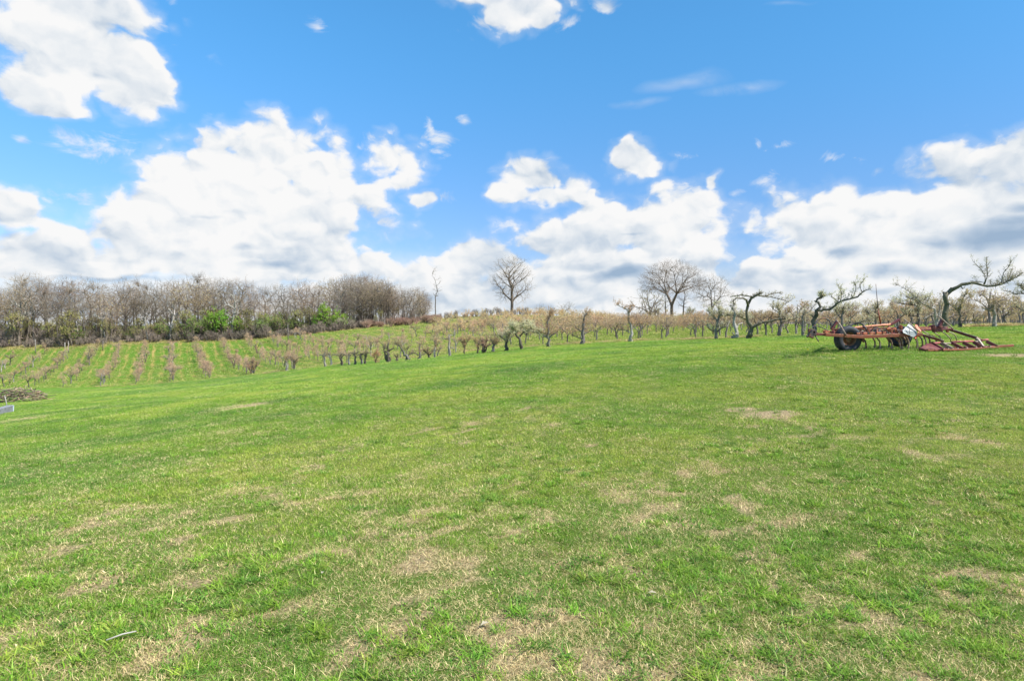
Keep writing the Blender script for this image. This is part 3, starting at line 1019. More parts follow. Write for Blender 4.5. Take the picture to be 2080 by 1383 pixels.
def branch_tree(rng, wood, twig, start, direction, targets, r0, rmin=.02, droop=0.0, pull=.46, fork=3, sides=6, twig_len=.5, side_twigs=2, bud=None, bud_n=0, bud_size=.05, wob=.10, thin=.012, straight=.35, taper=.44):
    """grows limbs from start so that they end on the target points (groups are split again and again)"""
    def rec(p, d, idx, r, depth):
        n = len(idx)
        if n == 0:
            return
        if n == 1 or r < rmin * 1.02:
            for i in idx:
                tip = targets[i]
                L = (tip - p).length
                mid = p + d * L * .45 + Vector((rng.gauss(0, wob), rng.gauss(0, wob), rng.gauss(0, wob))) * L * .5
                pts = bez(p, mid, tip, 3)
                twig.tube(pts, [rmin, rmin * .8, rmin * .6, thin], 3, cap=False)
                for k in range(side_twigs):
                    q = pts[rng.choice((1, 2, 3))]
                    dd = ((tip - p).normalized() + Vector((rng.gauss(0, .6), rng.gauss(0, .6), rng.gauss(.15, .5)))).normalized()
                    e = q + dd * twig_len * rng.uniform(.5, 1.2)
                    e.z -= droop * rng.random()
                    twig.tube([q, (q + e) / 2 + Vector((rng.gauss(0, .04), rng.gauss(0, .04), .03)), e], [rmin * .6, rmin * .5, thin * .7], 3, cap=False)
                    if bud is not None:
                        for _ in range(bud_n):
                            t = rng.random()
                            bud.leaf(q.lerp(e, t) + Vector((rng.gauss(0, .03), rng.gauss(0, .03), rng.gauss(0, .03))), bud_size * rng.uniform(.6, 1.3), rng)
            return
        k = 2 if (n < 6 or rng.random() < .55) else fork
        seeds = rng.sample(list(idx), min(k, n))
        cent = [targets[i].copy() for i in seeds]
        for _ in range(4):
            grp = [[] for _ in cent]
            for i in idx:
                grp[min(range(len(cent)), key=lambda q: (targets[i] - cent[q]).length_squared)].append(i)
            for q, g in enumerate(grp):
                if g:
                    c = Vector((0, 0, 0))
                    for i in g:
                        c += targets[i]
                    cent[q] = c / len(g)
        for q, g in enumerate(grp):
            if not g:
                continue
            rr = max(rmin, r * (len(g) / n) ** taper)
            to = cent[q] - p
            L = to.length
            frac = pull if len(g) > 1 else .6
            end = p + to * frac + Vector((rng.gauss(0, wob), rng.gauss(0, wob), rng.gauss(0, wob * .6))) * L * frac
            mid = p + d * L * frac * .5
            m = Vector((mid.x, mid.y, mid.z)).lerp((p + end) / 2, straight)
            sd = sides if rr > .06 else (5 if rr > .04 else 4)
            pts = bez(p, m, end, 4 if L * frac > .8 else 3)
            nn = len(pts) - 1
            rs = [r * .82 * (1 - i / nn) + rr * (i / nn) if i else min(r * .9, rr * 1.25) for i in range(nn + 1)]
            (wood if rr > rmin * 2.2 else twig).tube(pts, [min(x, r) for x in rs], sd, cap=False)
            rec(end, (end - m).normalized(), g, rr, depth + 1)
    rec(start, direction.normalized(), list(range(len(targets))), r0, 0)


def crown_points(rng, n, c, rx, ry, rz, hollow=.35, low=-1.0, lobes=0):
    out = []
    lo = [Vector((rng.gauss(0, .55), rng.gauss(0, .55), rng.gauss(0.1, .5))) for _ in range(lobes)]
    while len(out) < n:
        p = Vector((rng.uniform(-1, 1), rng.uniform(-1, 1), rng.uniform(-1, 1)))
        if p.length > 1 or p.length < hollow * rng.random() or p.z < low:
            continue
        if lo and min((p - q).length for q in lo) > .42 + .2 * rng.random():
            continue
        out.append(Vector((c[0] + p.x * rx, c[1] + p.y * ry, c[2] + p.z * rz)))
    return out


class Kind:
    """one shape of tree: its meshes are shared by every copy"""
    def __init__(s, name, parts):
        s.name = name
        s.parts = parts              # [(part name, mesh)]
        s.joined = None


def join_meshes(name, meshes):
    V, F, MI, mats = [], [], [], []
    for me in meshes:
        b = len(V)
        mo = len(mats)
        mats += list(me.materials)
        V += [tuple(v.co) for v in me.vertices]
        F += [tuple(b + i for i in p.vertices) for p in me.polygons]
        MI += [mo + p.material_index for p in me.polygons]
    me = bpy.data.meshes.new(name)
    me.from_pydata(V, [], F)
    for m in mats:
        me.materials.append(m)
    me.polygons.foreach_set('material_index', MI)
    me.update()
    return me


def plant(kind, x, y, rz, s, label, cat, group=None, whole=False, name=None, sz=None, z=None, lean=0.0):
    z = T(x, y) if z is None else z
    sz = sz or s
    if whole:
        if kind.joined is None:
            kind.joined = join_meshes(kind.name, [m for _, m in kind.parts])
        o = link(name or kind.name, kind.joined, None, (x, y, z - .05))
    else:
        o = link(name or kind.name, None, None, (x, y, z - .05))
        for pn, me in kind.parts:
            link(pn, me, o)
    o.rotation_euler = (lean * math.cos(rz), lean * math.sin(rz), rz)
    o.scale = (s, s, sz)
    tag(o, label, cat, group)
    return o


# --- kinds of big bare tree (about 15 m at scale 1)
def big_tree(seed, name, H, trunk_h, crown, r0, n, wood_mat, twig_mat, wob=.10, pull=.46, leader=0, droop=0, fork=3, lobes=0, rmin=.016, hollow=.35, low=-.9, lean=(0, 0), leafm=None, leafn=0, twl=.7, st=2, straight=.35, up=.62, taper=.46):
    rng = random.Random(seed)
    wood, twig = MB(), MB()
    rx, rz = crown
    c = (lean[0] * H, lean[1] * H, H - rz)
    top = Vector((lean[0] * trunk_h * .8, lean[1] * trunk_h * .8, trunk_h))
    k = 6
    pts = [Vector((top.x * i / k + rng.gauss(0, .04) * (i > 0), top.y * i / k + rng.gauss(0, .04) * (i > 0), trunk_h * i / k)) for i in range(k + 1)]
    rs = [r0 * (1.3 if i == 0 else 1.08 if i == 1 else 1.0 - .13 * i / k) for i in range(k + 1)]
    wood.tube(pts, rs, 9, cap=False)
    tg = crown_points(rng, n, c, rx, rx * .95, rz, hollow, low, lobes)
    lv = MB() if leafm else None
    start_d = (pts[-1] - pts[-2]).normalized()
    if leader:                                     # limbs leave a continuing stem at several heights
        k = leader
        zs = [trunk_h + (H * .80 - trunk_h) * i / k for i in range(k + 1)]
        stem = [Vector((top.x + rng.gauss(0, .12) * i, top.y + rng.gauss(0, .12) * i, z)) for i, z in enumerate(zs)]
        stem[0] = pts[-1]
        sr = [r0 * .92 * (1 - i / (k + .6)) ** .9 for i in range(k + 1)]
        wood.tube(stem, sr, 8, cap=False)
        groups = [[] for _ in stem]
        for p in tg:
            want = p.z - up * math.hypot(p.x - top.x, p.y - top.y)
            groups[min(range(len(stem)), key=lambda i: abs(stem[i].z - want))].append(p)
        for i, g in enumerate(groups):
            if g:
                branch_tree(rng, wood, twig, stem[i], Vector((0, 0, 1)), g, sr[i] * .66, rmin, droop, pull, fork, twig_len=twl, side_twigs=st, wob=wob, bud=lv, bud_n=leafn, bud_size=.10, straight=straight, taper=taper)
    else:
        branch_tree(rng, wood, twig, pts[-1], start_d, tg, r0 * .95, rmin, droop, pull, fork, twig_len=twl, side_twigs=st, wob=wob, bud=lv, bud_n=leafn, bud_size=.10, straight=straight, taper=taper)
    parts = [('trunk', wood.mesh(name + '_trunk', wood_mat)), ('crown', twig.mesh(name + '_crown', twig_mat))]
    if lv and lv.v:
        parts.append(('leaves', lv.mesh(name + '_leaves', leafm, False)))
    return Kind(name, parts)


def shrub(seed, name, H, W, n, stems, wood_mat, twig_mat, leafm=None, leafn=3, leafs=.09, low=-1, st=3):
    rng = random.Random(seed)
    wood, twig, lv = MB(), MB(), MB()
    tg = crown_points(rng, n, (0, 0, H * .52), W, W * .9, H * .5, .25, low, 5)
    grp = [[] for _ in range(stems)]
    st_p = [Vector((rng.gauss(0, W * .22), rng.gauss(0, W * .22), 0)) for _ in range(stems)]
    for p in tg:
        grp[min(range(stems), key=lambda i: (Vector((p.x, p.y, 0)) - st_p[i] * 2.2).length)].append(p)
    for b, g in zip(st_p, grp):
        if g:
            branch_tree(rng, wood, twig, b, Vector((b.x * .25, b.y * .25, 1)), g, .035 * len(g) ** .4, .016, 0, .44, 3, sides=5, twig_len=.55, side_twigs=st,
                        bud=lv if leafm else None, bud_n=leafn, bud_size=leafs, thin=.010)
    parts = [('stems', wood.mesh(name + '_stems', wood_mat)), ('crown', twig.mesh(name + '_crown', twig_mat))] if wood.v else [('crown', twig.mesh(name + '_crown', twig_mat))]
    if leafm:
        parts.append(('leaves', lv.mesh(name + '_leaves', leafm, False)))
    return Kind(name, parts)


ORD = ['first', 'second', 'third', 'fourth', 'fifth', 'sixth', 'seventh', 'eighth', 'ninth', 'tenth', 'eleventh', 'twelfth', 'thirteenth', 'fourteenth', 'fifteenth', 'sixteenth',
       'seventeenth', 'eighteenth', 'nineteenth', 'twentieth', 'twenty-first', 'twenty-second', 'twenty-third', 'twenty-fourth', 'twenty-fifth', 'twenty-sixth', 'twenty-seventh',
       'twenty-eighth', 'twenty-ninth', 'thirtieth', 'thirty-first', 'thirty-second', 'thirty-third', 'thirty-fourth', 'thirty-fifth', 'thirty-sixth', 'thirty-seventh', 'thirty-eighth', 'thirty-ninth', 'fortieth',
       'forty-first', 'forty-second', 'forty-third', 'forty-fourth', 'forty-fifth', 'forty-sixth', 'forty-seventh', 'forty-eighth', 'forty-ninth', 'fiftieth']


def xz(px, Y):
    d = ray(px, HORIZ)
    return d.x / d.y * Y


# landmark trees on the skyline ------------------------------------------------
k = big_tree(1, 'field_tree', 16.6, 3.6, (6.6, 7.0), .44, 520, 'bark_brown', 'twig_grey', leader=5, wob=.07, rmin=.015, low=-.97, twl=1.0, st=5, straight=.7, up=1.1, taper=.5)
plant(k, xz(1040, 168), 168, .4, 1.0, 'tall lone bare tree with broad oval crown standing on the green hilltop', 'tree', name='bare_tree')
k = big_tree(22, 'vase_tree', 15.9, 4.6, (8.6, 6.0), .42, 860, 'bark_brown', 'twig_grey', wob=.03, pull=.42, rmin=.014, low=-.38, hollow=.8, fork=5, twl=.8, st=7, straight=.85, taper=.56)
plant(k, xz(1364, 150), 150, 1.0, 1.0, 'bare fan-shaped tree with dense flat-topped crown, tallest of the trees behind the orchard', 'tree', name='bare_tree')
k = big_tree(3, 'open_tree', 13.2, 3.8, (5.2, 5.0), .28, 330, 'bark_grey', 'twig_grey', wob=.06, rmin=.014, low=-.8, hollow=.6, twl=.9, st=5, straight=.7)
plant(k, xz(1446, 158), 158, 2.2, .98, 'bare greyish tree with open rounded crown just right of the fan-shaped tree', 'tree', name='bare_tree')
k = big_tree(4, 'thin_tree', 15.5, 5, (1.6, 5.2), .17, 60, 'bark_grey', 'twig_grey', leader=5, rmin=.016, lean=(.03, 0), twl=.6)
plant(k, xz(884, 170), 170, 0, 1.0, 'very thin tall bare tree standing alone at the right end of the wood', 'tree', name='bare_tree')
k5 = big_tree(5, 'slim_tree', 11, 4, (2.4, 3.8), .18, 70, 'bark_grey', 'twig_grey', leader=3, rmin=.018, twl=.8)
plant(k5, xz(1352, 146), 146, 0, .93, 'slim bare tree close against the left side of the fan-shaped tree', 'tree', name='bare_tree')
plant(k5, xz(1388, 147), 147, 2, 1.0, 'slim bare tree close against the right side of the fan-shaped tree', 'tree', name='bare_tree')
k6 = big_tree(6, 'leaning_tree', 9.2, 2.4, (4.4, 3.6), .24, 120, 'bark_brown', 'twig_grey', wob=.14, lean=(-.12, 0), leafm='leaf_olive', leafn=1)
plant(k6, xz(1322, 140), 140, .3, .98, 'lower spreading tree left of the fan-shaped tree with a few yellow-green buds', 'tree', name='budding_tree')
plant(k6, xz(1318, 132), 132, 2.4, .78, 'small gnarled budding tree in front of the lower spreading tree', 'tree', name='budding_tree')
k7 = big_tree(7, 'round_tree', 9, 2.2, (4.4, 3.7), .22, 130, 'bark_brown', 'twig_grey', wob=.08, rmin=.03, leafm='leaf_olive', leafn=1, twl=.9)
plant(k7, xz(1100, 300), 300, 0, 1.05, 'far small rounded tree on the skyline, left one of two beyond the lone tree', 'tree', name='far_tree', z=1.4)
plant(k7, xz(1150, 290), 290, 1.7, 1.15, 'far small rounded tree on the skyline, right one of two beyond the lone tree', 'tree', name='far_tree', z=1.4)

# the wood ----------------------------------------------------------------------
WOODS = [
    big_tree(101, 'woodland_tree', 15, 4.5, (4.6, 6.0), .22, 280, 'bark_grey', 'twig_grey', wob=.08, lobes=0, hollow=.5, twl=1.0, st=4),
    big_tree(102, 'woodland_tree', 14, 3.0, (5.0, 6.2), .24, 300, 'bark_brown', 'twig_grey', wob=.10, twl=1.0, st=4),
    big_tree(103, 'woodland_tree', 15.5, 6.5, (3.4, 5.0), .17, 190, 'bark_grey', 'twig_brown', wob=.10, leader=3, twl=.9, st=4),
    big_tree(104, 'woodland_tree', 13, 2.4, (4.0, 5.8), .19, 260, 'bark_brown', 'twig_grey', wob=.11, lobes=0, hollow=.5, twl=1.0, st=4),
    big_tree(105, 'woodland_tree', 16, 5.5, (4.4, 5.4), .21, 270, 'bark_grey', 'twig_grey', wob=.07, pull=.5, hollow=.7, twl=1.0, st=4),
    big_tree(106, 'woodland_tree', 12, 3.6, (3.2, 4.5), .15, 200, 'bark_brown', 'twig_brown', wob=.08, leafm='bud_tan', leafn=1, twl=.9, st=4),
    big_tree(107, 'woodland_tree', 14.5, 5.5, (2.6, 4.6), .16, 150, 'bark_grey', 'twig_grey', wob=.10, leader=4, lean=(.05, 0), twl=.9, st=4)]
LOOK = ['high open-crowned', 'broad dense-crowned', 'narrow', 'low crooked', 'fan-crowned', 'small budding', 'slim leaning']
PALE = [big_tree(121, 'dead_tree', 13.5, 4.5, (2.8, 4.8), .34, 26, 'bark_pale', 'bark_pale', wob=.2, rmin=.04, twl=.7, st=1),
        big_tree(122, 'dead_tree', 12.5, 2.0, (3.0, 5.4), .32, 20, 'bark_pale', 'bark_grey', wob=.22, rmin=.045, lean=(.06, 0), twl=.8, st=1),
        big_tree(123, 'dead_tree', 9.0, 4.8, (3.0, 2.4), .26, 12, 'bark_pale', 'bark_pale', wob=.25, rmin=.05, lean=(-.18, 0), twl=.6, st=1)]


def wood_top(px):
    return np.interp(px, (-120, 0, 40, 130, 160, 230, 300, 345, 420, 490, 545, 560, 640, 700, 745, 800, 860, 885), (560, 562, 548, 562, 560, 568, 560, 555, 562, 557, 582, 572, 568, 562, 558, 575, 582, 640))


EXTRA_RIGHT = 26


def zone(px):
    for lim, t in ((60, 'left edge'), (180, 'olive-green bushes'), (290, 'leaning dead trunks'), (380, 'tall pale forked tree'), (480, 'large green bush'), (560, 'broken pale trunk'), (640, 'gap in the treetops'),
                   (720, 'two vivid green bushes'), (800, 'brown bramble slope'), (900, 'right woodland end')):
        if px < lim:
            return t
    return 'right woodland end'


rng = random.Random(99)
nth = {}
placed = []
extra = [(rng.uniform(690, 872), rng.choice((2, 9, 16))) for _ in range(EXTRA_RIGHT)]
for rank, (dy, cnt, nm) in enumerate(((3, 40, 'front rank'), (11, 42, 'middle rank'), (22, 36, 'rear rank'))):
    for i in range(cnt):
        px = -110 + (985) * (i + rng.uniform(.1, .9)) / cnt
        px = min(px, 866)
        Y = float(wood_edge(xz(px, 162))) + dy + rng.uniform(-2, 5)
        x = xz(px, Y)
        if 545 < px < 556 and rank:
            continue
        j = rng.randrange(7)
        top = wood_top(px) + (10, 2, -2)[rank] + (rng.uniform(-6, 12) if rng.random() < .6 else rng.uniform(10, 30))
        if px > 820:
            top += (px - 820) * .25
        z0 = T(x, Y)
        H = P(px, top, Y).z - z0
        kh = (15, 14, 15.5, 13, 16, 12, 14.5)[j]
        s = max(.45, min(1.25, H / kh))
        key = (rank, j, zone(px))
        nth[key] = nth.get(key, 0) + 1
        placed.append((px, Y, x, j, s, rank, key, nth[key]))
for px, dy in extra:
    Y = float(wood_edge(xz(px, 162))) + dy
    j = rng.choice((0, 1, 3, 4, 5))
    x, rank = xz(px, Y), 0 if dy < 5 else 1 if dy < 12 else 2
    H = P(px, wood_top(px) + rng.uniform(-4, 10), Y).z - T(x, Y)
    key = (rank, j, zone(px))
    nth[key] = nth.get(key, 0) + 1
    placed.append((px, Y, x, j, max(.4, H / (15, 14, 15.5, 13, 16, 12, 14.5)[j]), rank, key, 0))
placed.sort()
_c = {}
for i, t in enumerate(placed):
    _c[t[6]] = _c.get(t[6], 0) + 1
    placed[i] = t[:7] + (_c[t[6]],)
for px, Y, x, j, s, rank, key, q in placed:
    of = '' if nth[key] == 1 else f', {ORD[q - 1]} from left'
    lab = f"{LOOK[j]} tree{of}, {('front', 'middle', 'rear')[rank]} rank of wood near the {key[2]}"
    plant(WOODS[j], x, Y, rng.uniform(0, 6.28), s, lab, 'tree', 'bare trees of the wood behind the orchard', name='woodland_tree', sz=s * rng.uniform(.97, 1.06))
for px, dY, j, s, lab in ((345, -1, 1, 1.06, 'tall pale-barked forked tree standing at the front edge of the wood'), (472, -1, 0, .95, 'broken pale trunk rising out of the light green bushes of the wood'),
                          (8, 0, 1, .75, 'pale leaning trunk at the far left end of the wood'), (215, 1, 2, .95, 'dead pale tree with a forked leaning trunk left of the middle of the left wood'),
                          (300, 0, 2, .9, 'crooked dead pale tree just left of the tall forked one'), (162, 1, 2, .72, 'short pale dead trunk above the olive-green bushes'), (44, 3, 0, 1.15, 'thin dead tree whose tip stands highest at the left end of the wood'),
                          (590, 2, 1, .7, 'pale slanting trunk below the gap in the treetops'), (720, 4, 0, .8, 'pale upright trunk behind the vivid green bushes'), (486, 3, 1, 1.08, 'dead tree with bent top rising above the light green bushes')):
    Y = float(wood_edge(xz(px, 162))) + dY
    plant(PALE[j], xz(px, Y), Y, rng.uniform(-.5, .5), s, lab, 'tree', name='dead_tree')

BUSH = [shrub(201, 'bush', 4.6, 2.3, 133, 5, 'bark_brown', 'twig_purple', 'leaf_olive', 2, .07),
        shrub(202, 'bush', 5.2, 2.4, 133, 4, 'bark_brown', 'twig_grey', 'leaf_olive', 4, .085),
        shrub(203, 'bush', 5.2, 2.6, 133, 4, 'bark_brown', 'twig_grey', 'leaf_green', 5, .09),
        shrub(204, 'bush', 5.0, 2.4, 142, 4, 'bark_brown', 'twig_brown', 'leaf_bright', 7, .10),
        shrub(205, 'bush', 4.0, 2.2, 161, 6, 'bark_brown', 'twig_purple', None, st=4),
        shrub(206, 'bush', 2.4, 1.7, 133, 6, 'bark_dark', 'twig_purple', None, st=4),
        shrub(207, 'bush', 2.1, 2.0, 161, 9, 'twig_cane', 'twig_cane', None, st=4)]
BL = ['dark brownish bush', 'olive budding bush', 'fresh green bush', 'vivid light green bush', 'leafless purple-brown bush', 'low dark hedge bush', 'low reddish bramble']
bushes = []
for i in range(120):
    px = -100 + 960 * (i + rng.random()) / 120
    g = 0
    w = [2, 5, 1.0, 0, 3] if px < 350 else ([1, 5, 4.5, .2, 1.0] if px < 640 else ([1.5, 4, 1.5, .1, 3] if px < 740 else [1, 1.0, .3, 0, 6]))
    j = rng.choices(range(5), w)[0]
    Y = float(wood_edge(xz(px, 162))) + rng.uniform(-1, 14)
    bushes.append((px, Y, j, rng.uniform(.75, 1.35) * (.8 if px > 760 else 1)))
for px, j, s in ((440, 3, 1.5), (455, 3, 1.35), (425, 2, 1.5), (478, 3, 1.3), (395, 2, 1.35), (525, 2, 1.35), (542, 2, 1.2), (575, 2, 1.3), (500, 1, 1.3), (663, 3, 1.45), (688, 3, 1.15), (648, 3, .95), (155, 2, 1.4), (140, 1, 1.7), (35, 1, 1.6), (375, 1, 1.3), (605, 1, 1.3), (630, 1, 1.2)):
    bushes.append((px, float(wood_edge(xz(px, 162))) - rng.uniform(.5, 2), j, s))
for i in range(44):                                       # low dark hedge before the wood
    px = 385 + 420 * (i + rng.random() * .8) / 44
    bushes.append((px, float(wood_edge(xz(px, 162))) - rng.uniform(3, 4.5), 5 if rng.random() < .8 else 4, rng.uniform(.65, 1.05)))
for i in range(26):
    px = -90 + 480 * (i + rng.random()) / 26
    bushes.append((px, float(wood_edge(xz(px, 162))) - rng.uniform(1.0, 3.5), 5, rng.uniform(.7, 1.05)))
for i in range(30):                                       # brambles on the slope right of the wood
    px = 745 + 150 * rng.random()
    Y = 168 - rng.random() * 10 * (1 if px > 790 else .6)
    bushes.append((px, Y, 6, rng.uniform(.6, 1.1)))
for i in range(26):
    px = 880 + 240 * (i + rng.random()) / 26
    bushes.append((px, 172 + rng.random() * 6, 6 if rng.random() < .5 else 4, rng.uniform(.35, .6)))
bushes.sort()
seen = {}
rows_ = []
for px, Y, j, s in bushes:
    k2 = (j, zone(px) if px < 900 else 'lone tree on the hilltop')
    seen[k2] = seen.get(k2, 0) + 1
    rows_.append((px, Y, j, s, k2, seen[k2]))
for px, Y, j, s, k2, q in rows_:
    of = '' if seen[k2] == 1 else f', {ORD[q - 1]} from left'
    plant(BUSH[j], xz(px, Y), Y, rng.uniform(0, 6.28), s, f'{BL[j]}{of}, at wood edge by the {k2[1]}' if px < 900 else f'{BL[j]}{of}, on skyline by the {k2[1]}', 'bush',
          'bushes along the edge of the wood' if px < 900 else 'low bushes on the hilltop', name='bush', sz=s * rng.uniform(.85, 1.15), whole=False)
# green undergrowth and brush below the fan-shaped tree
for q, (px, Y, j, s, lab) in enumerate(((1300, 138, 4, .8, 'leafless brown bush left below the fan-shaped tree'), (1335, 140, 1, .75, 'olive bush at the foot of the slim left tree'), (1350, 139, 3, .5, 'light green bush at the foot of the fan-shaped tree'),
                                       (1380, 141, 2, .62, 'green bush right of the fan-shaped tree foot'), (1400, 139, 1, .8, 'yellowish budding bush between the fan-shaped and the open tree'), (1425, 142, 4, .7, 'brown bush below the open rounded tree'),
                                       (1460, 143, 1, .6, 'olive bush right of the open rounded tree'), (1285, 140, 4, .6, 'small brown bush leftmost below the spreading tree'))):
    plant(BUSH[j], xz(px, Y), Y, q * 1.3, s, lab, 'bush', name='bush')

# wooden posts along the wood and in the orchard
for px, py0, py1, Y, lab in ((71, 684, 655, 152, 'pale post in the hedge at the left end of the wood'), (131, 686, 664, 150, 'thin pale post left of its twin in the hedge'), (138, 684, 660, 150, 'thin pale post right of its twin in the hedge'),
                             (208, 684, 663, 150, 'tall whitish post before the dark hedge left of the middle'), (585, 703, 660, 143, 'tall slender grey post standing among the first old trees of the slope'),
                             (907, 673, 655, 128, 'dark thin post on the slope below the right end of the wood'), (1062, 652, 636, 150, 'thin post on the skyline right of the lone tree')):
    x = xz(px, Y)
    z0 = T(x, Y)
    h = (py0 - py1) * Y / FPX
    m = MB()
    m.tube([(0, 0, -.3), (rng.gauss(0, .02), 0, h * .5), (rng.gauss(0, .05), 0, h)], [.10, .09, .075], 7)
    o = m.obj('wooden_post', 'bark_pale' if 'pale' in lab or 'white' in lab else 'bark_grey', None, loc=(x, Y, z0))
    tag(o, lab, 'post')

# --- orchard trees ---------------------------------------------------------------
def spindle(seed, name, H, W, n, budm, budn=4, thick=.05, multi=1, lean=.0, buds=.05):
    rng = random.Random(seed)
    wood, twig, bud = MB(), MB(), MB()
    th = H * rng.uniform(.20, .28)
    pts = [Vector((0, 0, -.1)), Vector((rng.gauss(0, .03), rng.gauss(0, .03), th * .5)), Vector((lean * .5 + rng.gauss(0, .05), rng.gauss(0, .05), th))]
    wood.tube(pts, [thick * 1.3, thick * 1.05, thick], 7, cap=False)
    tg = crown_points(rng, n, (lean, 0, th + (H - th) * .52), W, W, (H - th) * .55, .2, -1, 4)
    branch_tree(rng, wood, twig, pts[-1], Vector((0, 0, 1)), tg, thick * .95, .010, 0, .45, 3, sides=5, twig_len=.34, side_twigs=3, bud=bud, bud_n=budn, bud_size=buds, wob=.14, thin=.005)
    return Kind(name, [('trunk', wood.mesh(name + '_trunk', 'bark_grey')), ('branches', twig.mesh(name + '_branches', 'twig_brown')), ('buds', bud.mesh(name + '_buds', budm, False))])


def old_tree(seed, name, H, W, n, budm, budn=3, bark='bark_grey', thick=.13, stub=True, buds=.05):
    """low old fruit tree: stout trunk, level crooked limbs, upright shoots"""
    rng = random.Random(seed)
    wood, twig, bud = MB(), MB(), MB()
    th = H * rng.uniform(.30, .45)
    p = [Vector((0, 0, -.1)), Vector((rng.gauss(0, .05), 0, th * .5)), Vector((rng.gauss(0, .1), rng.gauss(0, .08), th))]
    wood.tube(p, [thick * 1.15, thick * .9, thick * .85], 8, cap=False)
    if stub:
        q = p[-1] + Vector((rng.gauss(0, .12), rng.gauss(0, .12), H * rng.uniform(.35, .62)))
        wood.tube([p[-1], (p[-1] + q) / 2 + Vector((rng.gauss(0, .06), 0, 0)), q], [thick * .95, thick * .75, thick * .55], 7)
    limbs = rng.randint(2, 4)
    a0 = rng.uniform(-.5, .5)
    for l in range(limbs):
        a = a0 + (0, math.pi, 1.6, 4.4)[l] + rng.gauss(0, .35)
        L = W * rng.uniform(.55, 1.0)
        s = p[-1] + Vector((0, 0, rng.uniform(-.1, .45 if stub else .0) * H * .5))
        pts = [s]
        for k in range(1, 5):
            t = k / 4
            pts.append(s + Vector((math.cos(a) * L * t, math.sin(a) * L * t, H * .30 * math.sin(t * 2.2) + rng.gauss(0, .07))))
        rr = [thick * .6, thick * .5, thick * .4, thick * .3, thick * .2]
        wood.tube(pts, rr, 6, cap=False)
        for k in range(int(n / limbs)):
            i = rng.randint(1, 3)
            b = pts[i].lerp(pts[i + 1], rng.random())
            e = b + Vector((rng.gauss(math.cos(a) * .15, .22), rng.gauss(math.sin(a) * .15, .22), rng.uniform(.10, .55) * H * .45))
            m = (b + e) / 2 + Vector((rng.gauss(0, .08), rng.gauss(0, .08), 0))
            twig.tube([b, m, e], [.014, .010, .006], 3, cap=False)
            for _ in range(2):
                q = m.lerp(e, rng.random())
                f = q + Vector((rng.gauss(0, .17), rng.gauss(0, .17), rng.uniform(0, .25)))
                twig.tube([q, f], [.009, .005], 3, cap=False)
                for _ in range(budn):
                    bud.leaf(q.lerp(f, rng.random()) + Vector((rng.gauss(0, .02), rng.gauss(0, .02), rng.gauss(0, .02))), buds * rng.uniform(.6, 1.3), rng)
    return Kind(name, [('trunk', wood.mesh(name + '_trunk', bark)), ('branches', twig.mesh(name + '_branches', 'twig_brown')), ('buds', bud.mesh(name + '_buds', budm, False))])


YOUNG = [spindle(300 + i, 'young_fruit_tree', 2.6 + .12 * (i % 3), .78 + .09 * (i % 3), 48, 'bud_pink', 3, .05, lean=(-.1, .1, 0, .15)[i % 4]) for i in range(6)]
OLD = [old_tree(330 + i, 'old_fruit_tree', 2.6 + .15 * (i % 3), 1.5 + .2 * (i % 2), 80, ('bud_tan', 'bud_pink', 'bud_orange')[i % 3], 2, ('bark_grey', 'bark_dark', 'bark_pale', 'bark_grey')[i % 4], .10, stub=i % 3 != 1) for i in range(7)]
BUDDING = [spindle(360 + i, 'orchard_tree', 3.0 + .15 * (i % 3), 1.95, 130, ('bud_orange', 'bud_orange', 'bud_tan')[i % 3], 2, .07, lean=(-.1, .12, 0)[i % 3], buds=.048) for i in range(6)]
BARE_ROW = [old_tree(380 + i, 'orchard_tree', 3.1, 1.9, 110, 'bud_tan', 2, ('bark_grey', 'bark_dark', 'bark_pale')[i % 3], .10, stub=i % 2 == 0, buds=.055) for i in range(4)]


TAN = [spindle(370 + i, 'orchard_tree', 3.0, 1.8, 105, 'bud_tan', 2, .08, lean=(-.1, .12)[i % 2], buds=.045) for i in range(3)]


def row_x(k, y):
    return ROW_X0 + ROW_SLOPE * (y - ROW_Y0) + k * ROW_DX


def scr(x, y, z):
    # position in the photograph, used only to leave out what lies outside it
    c, s = math.cos(PITCH), math.sin(PITCH)
    dz = z - CAMZ
    yy = y * c - dz * s
    zz = y * s + dz * c
    return CX + FPX * x / yy, CY - FPX * zz / yy


HERO_BASES = []     # filled by the hand-shaped trees, so that the rows leave room for them

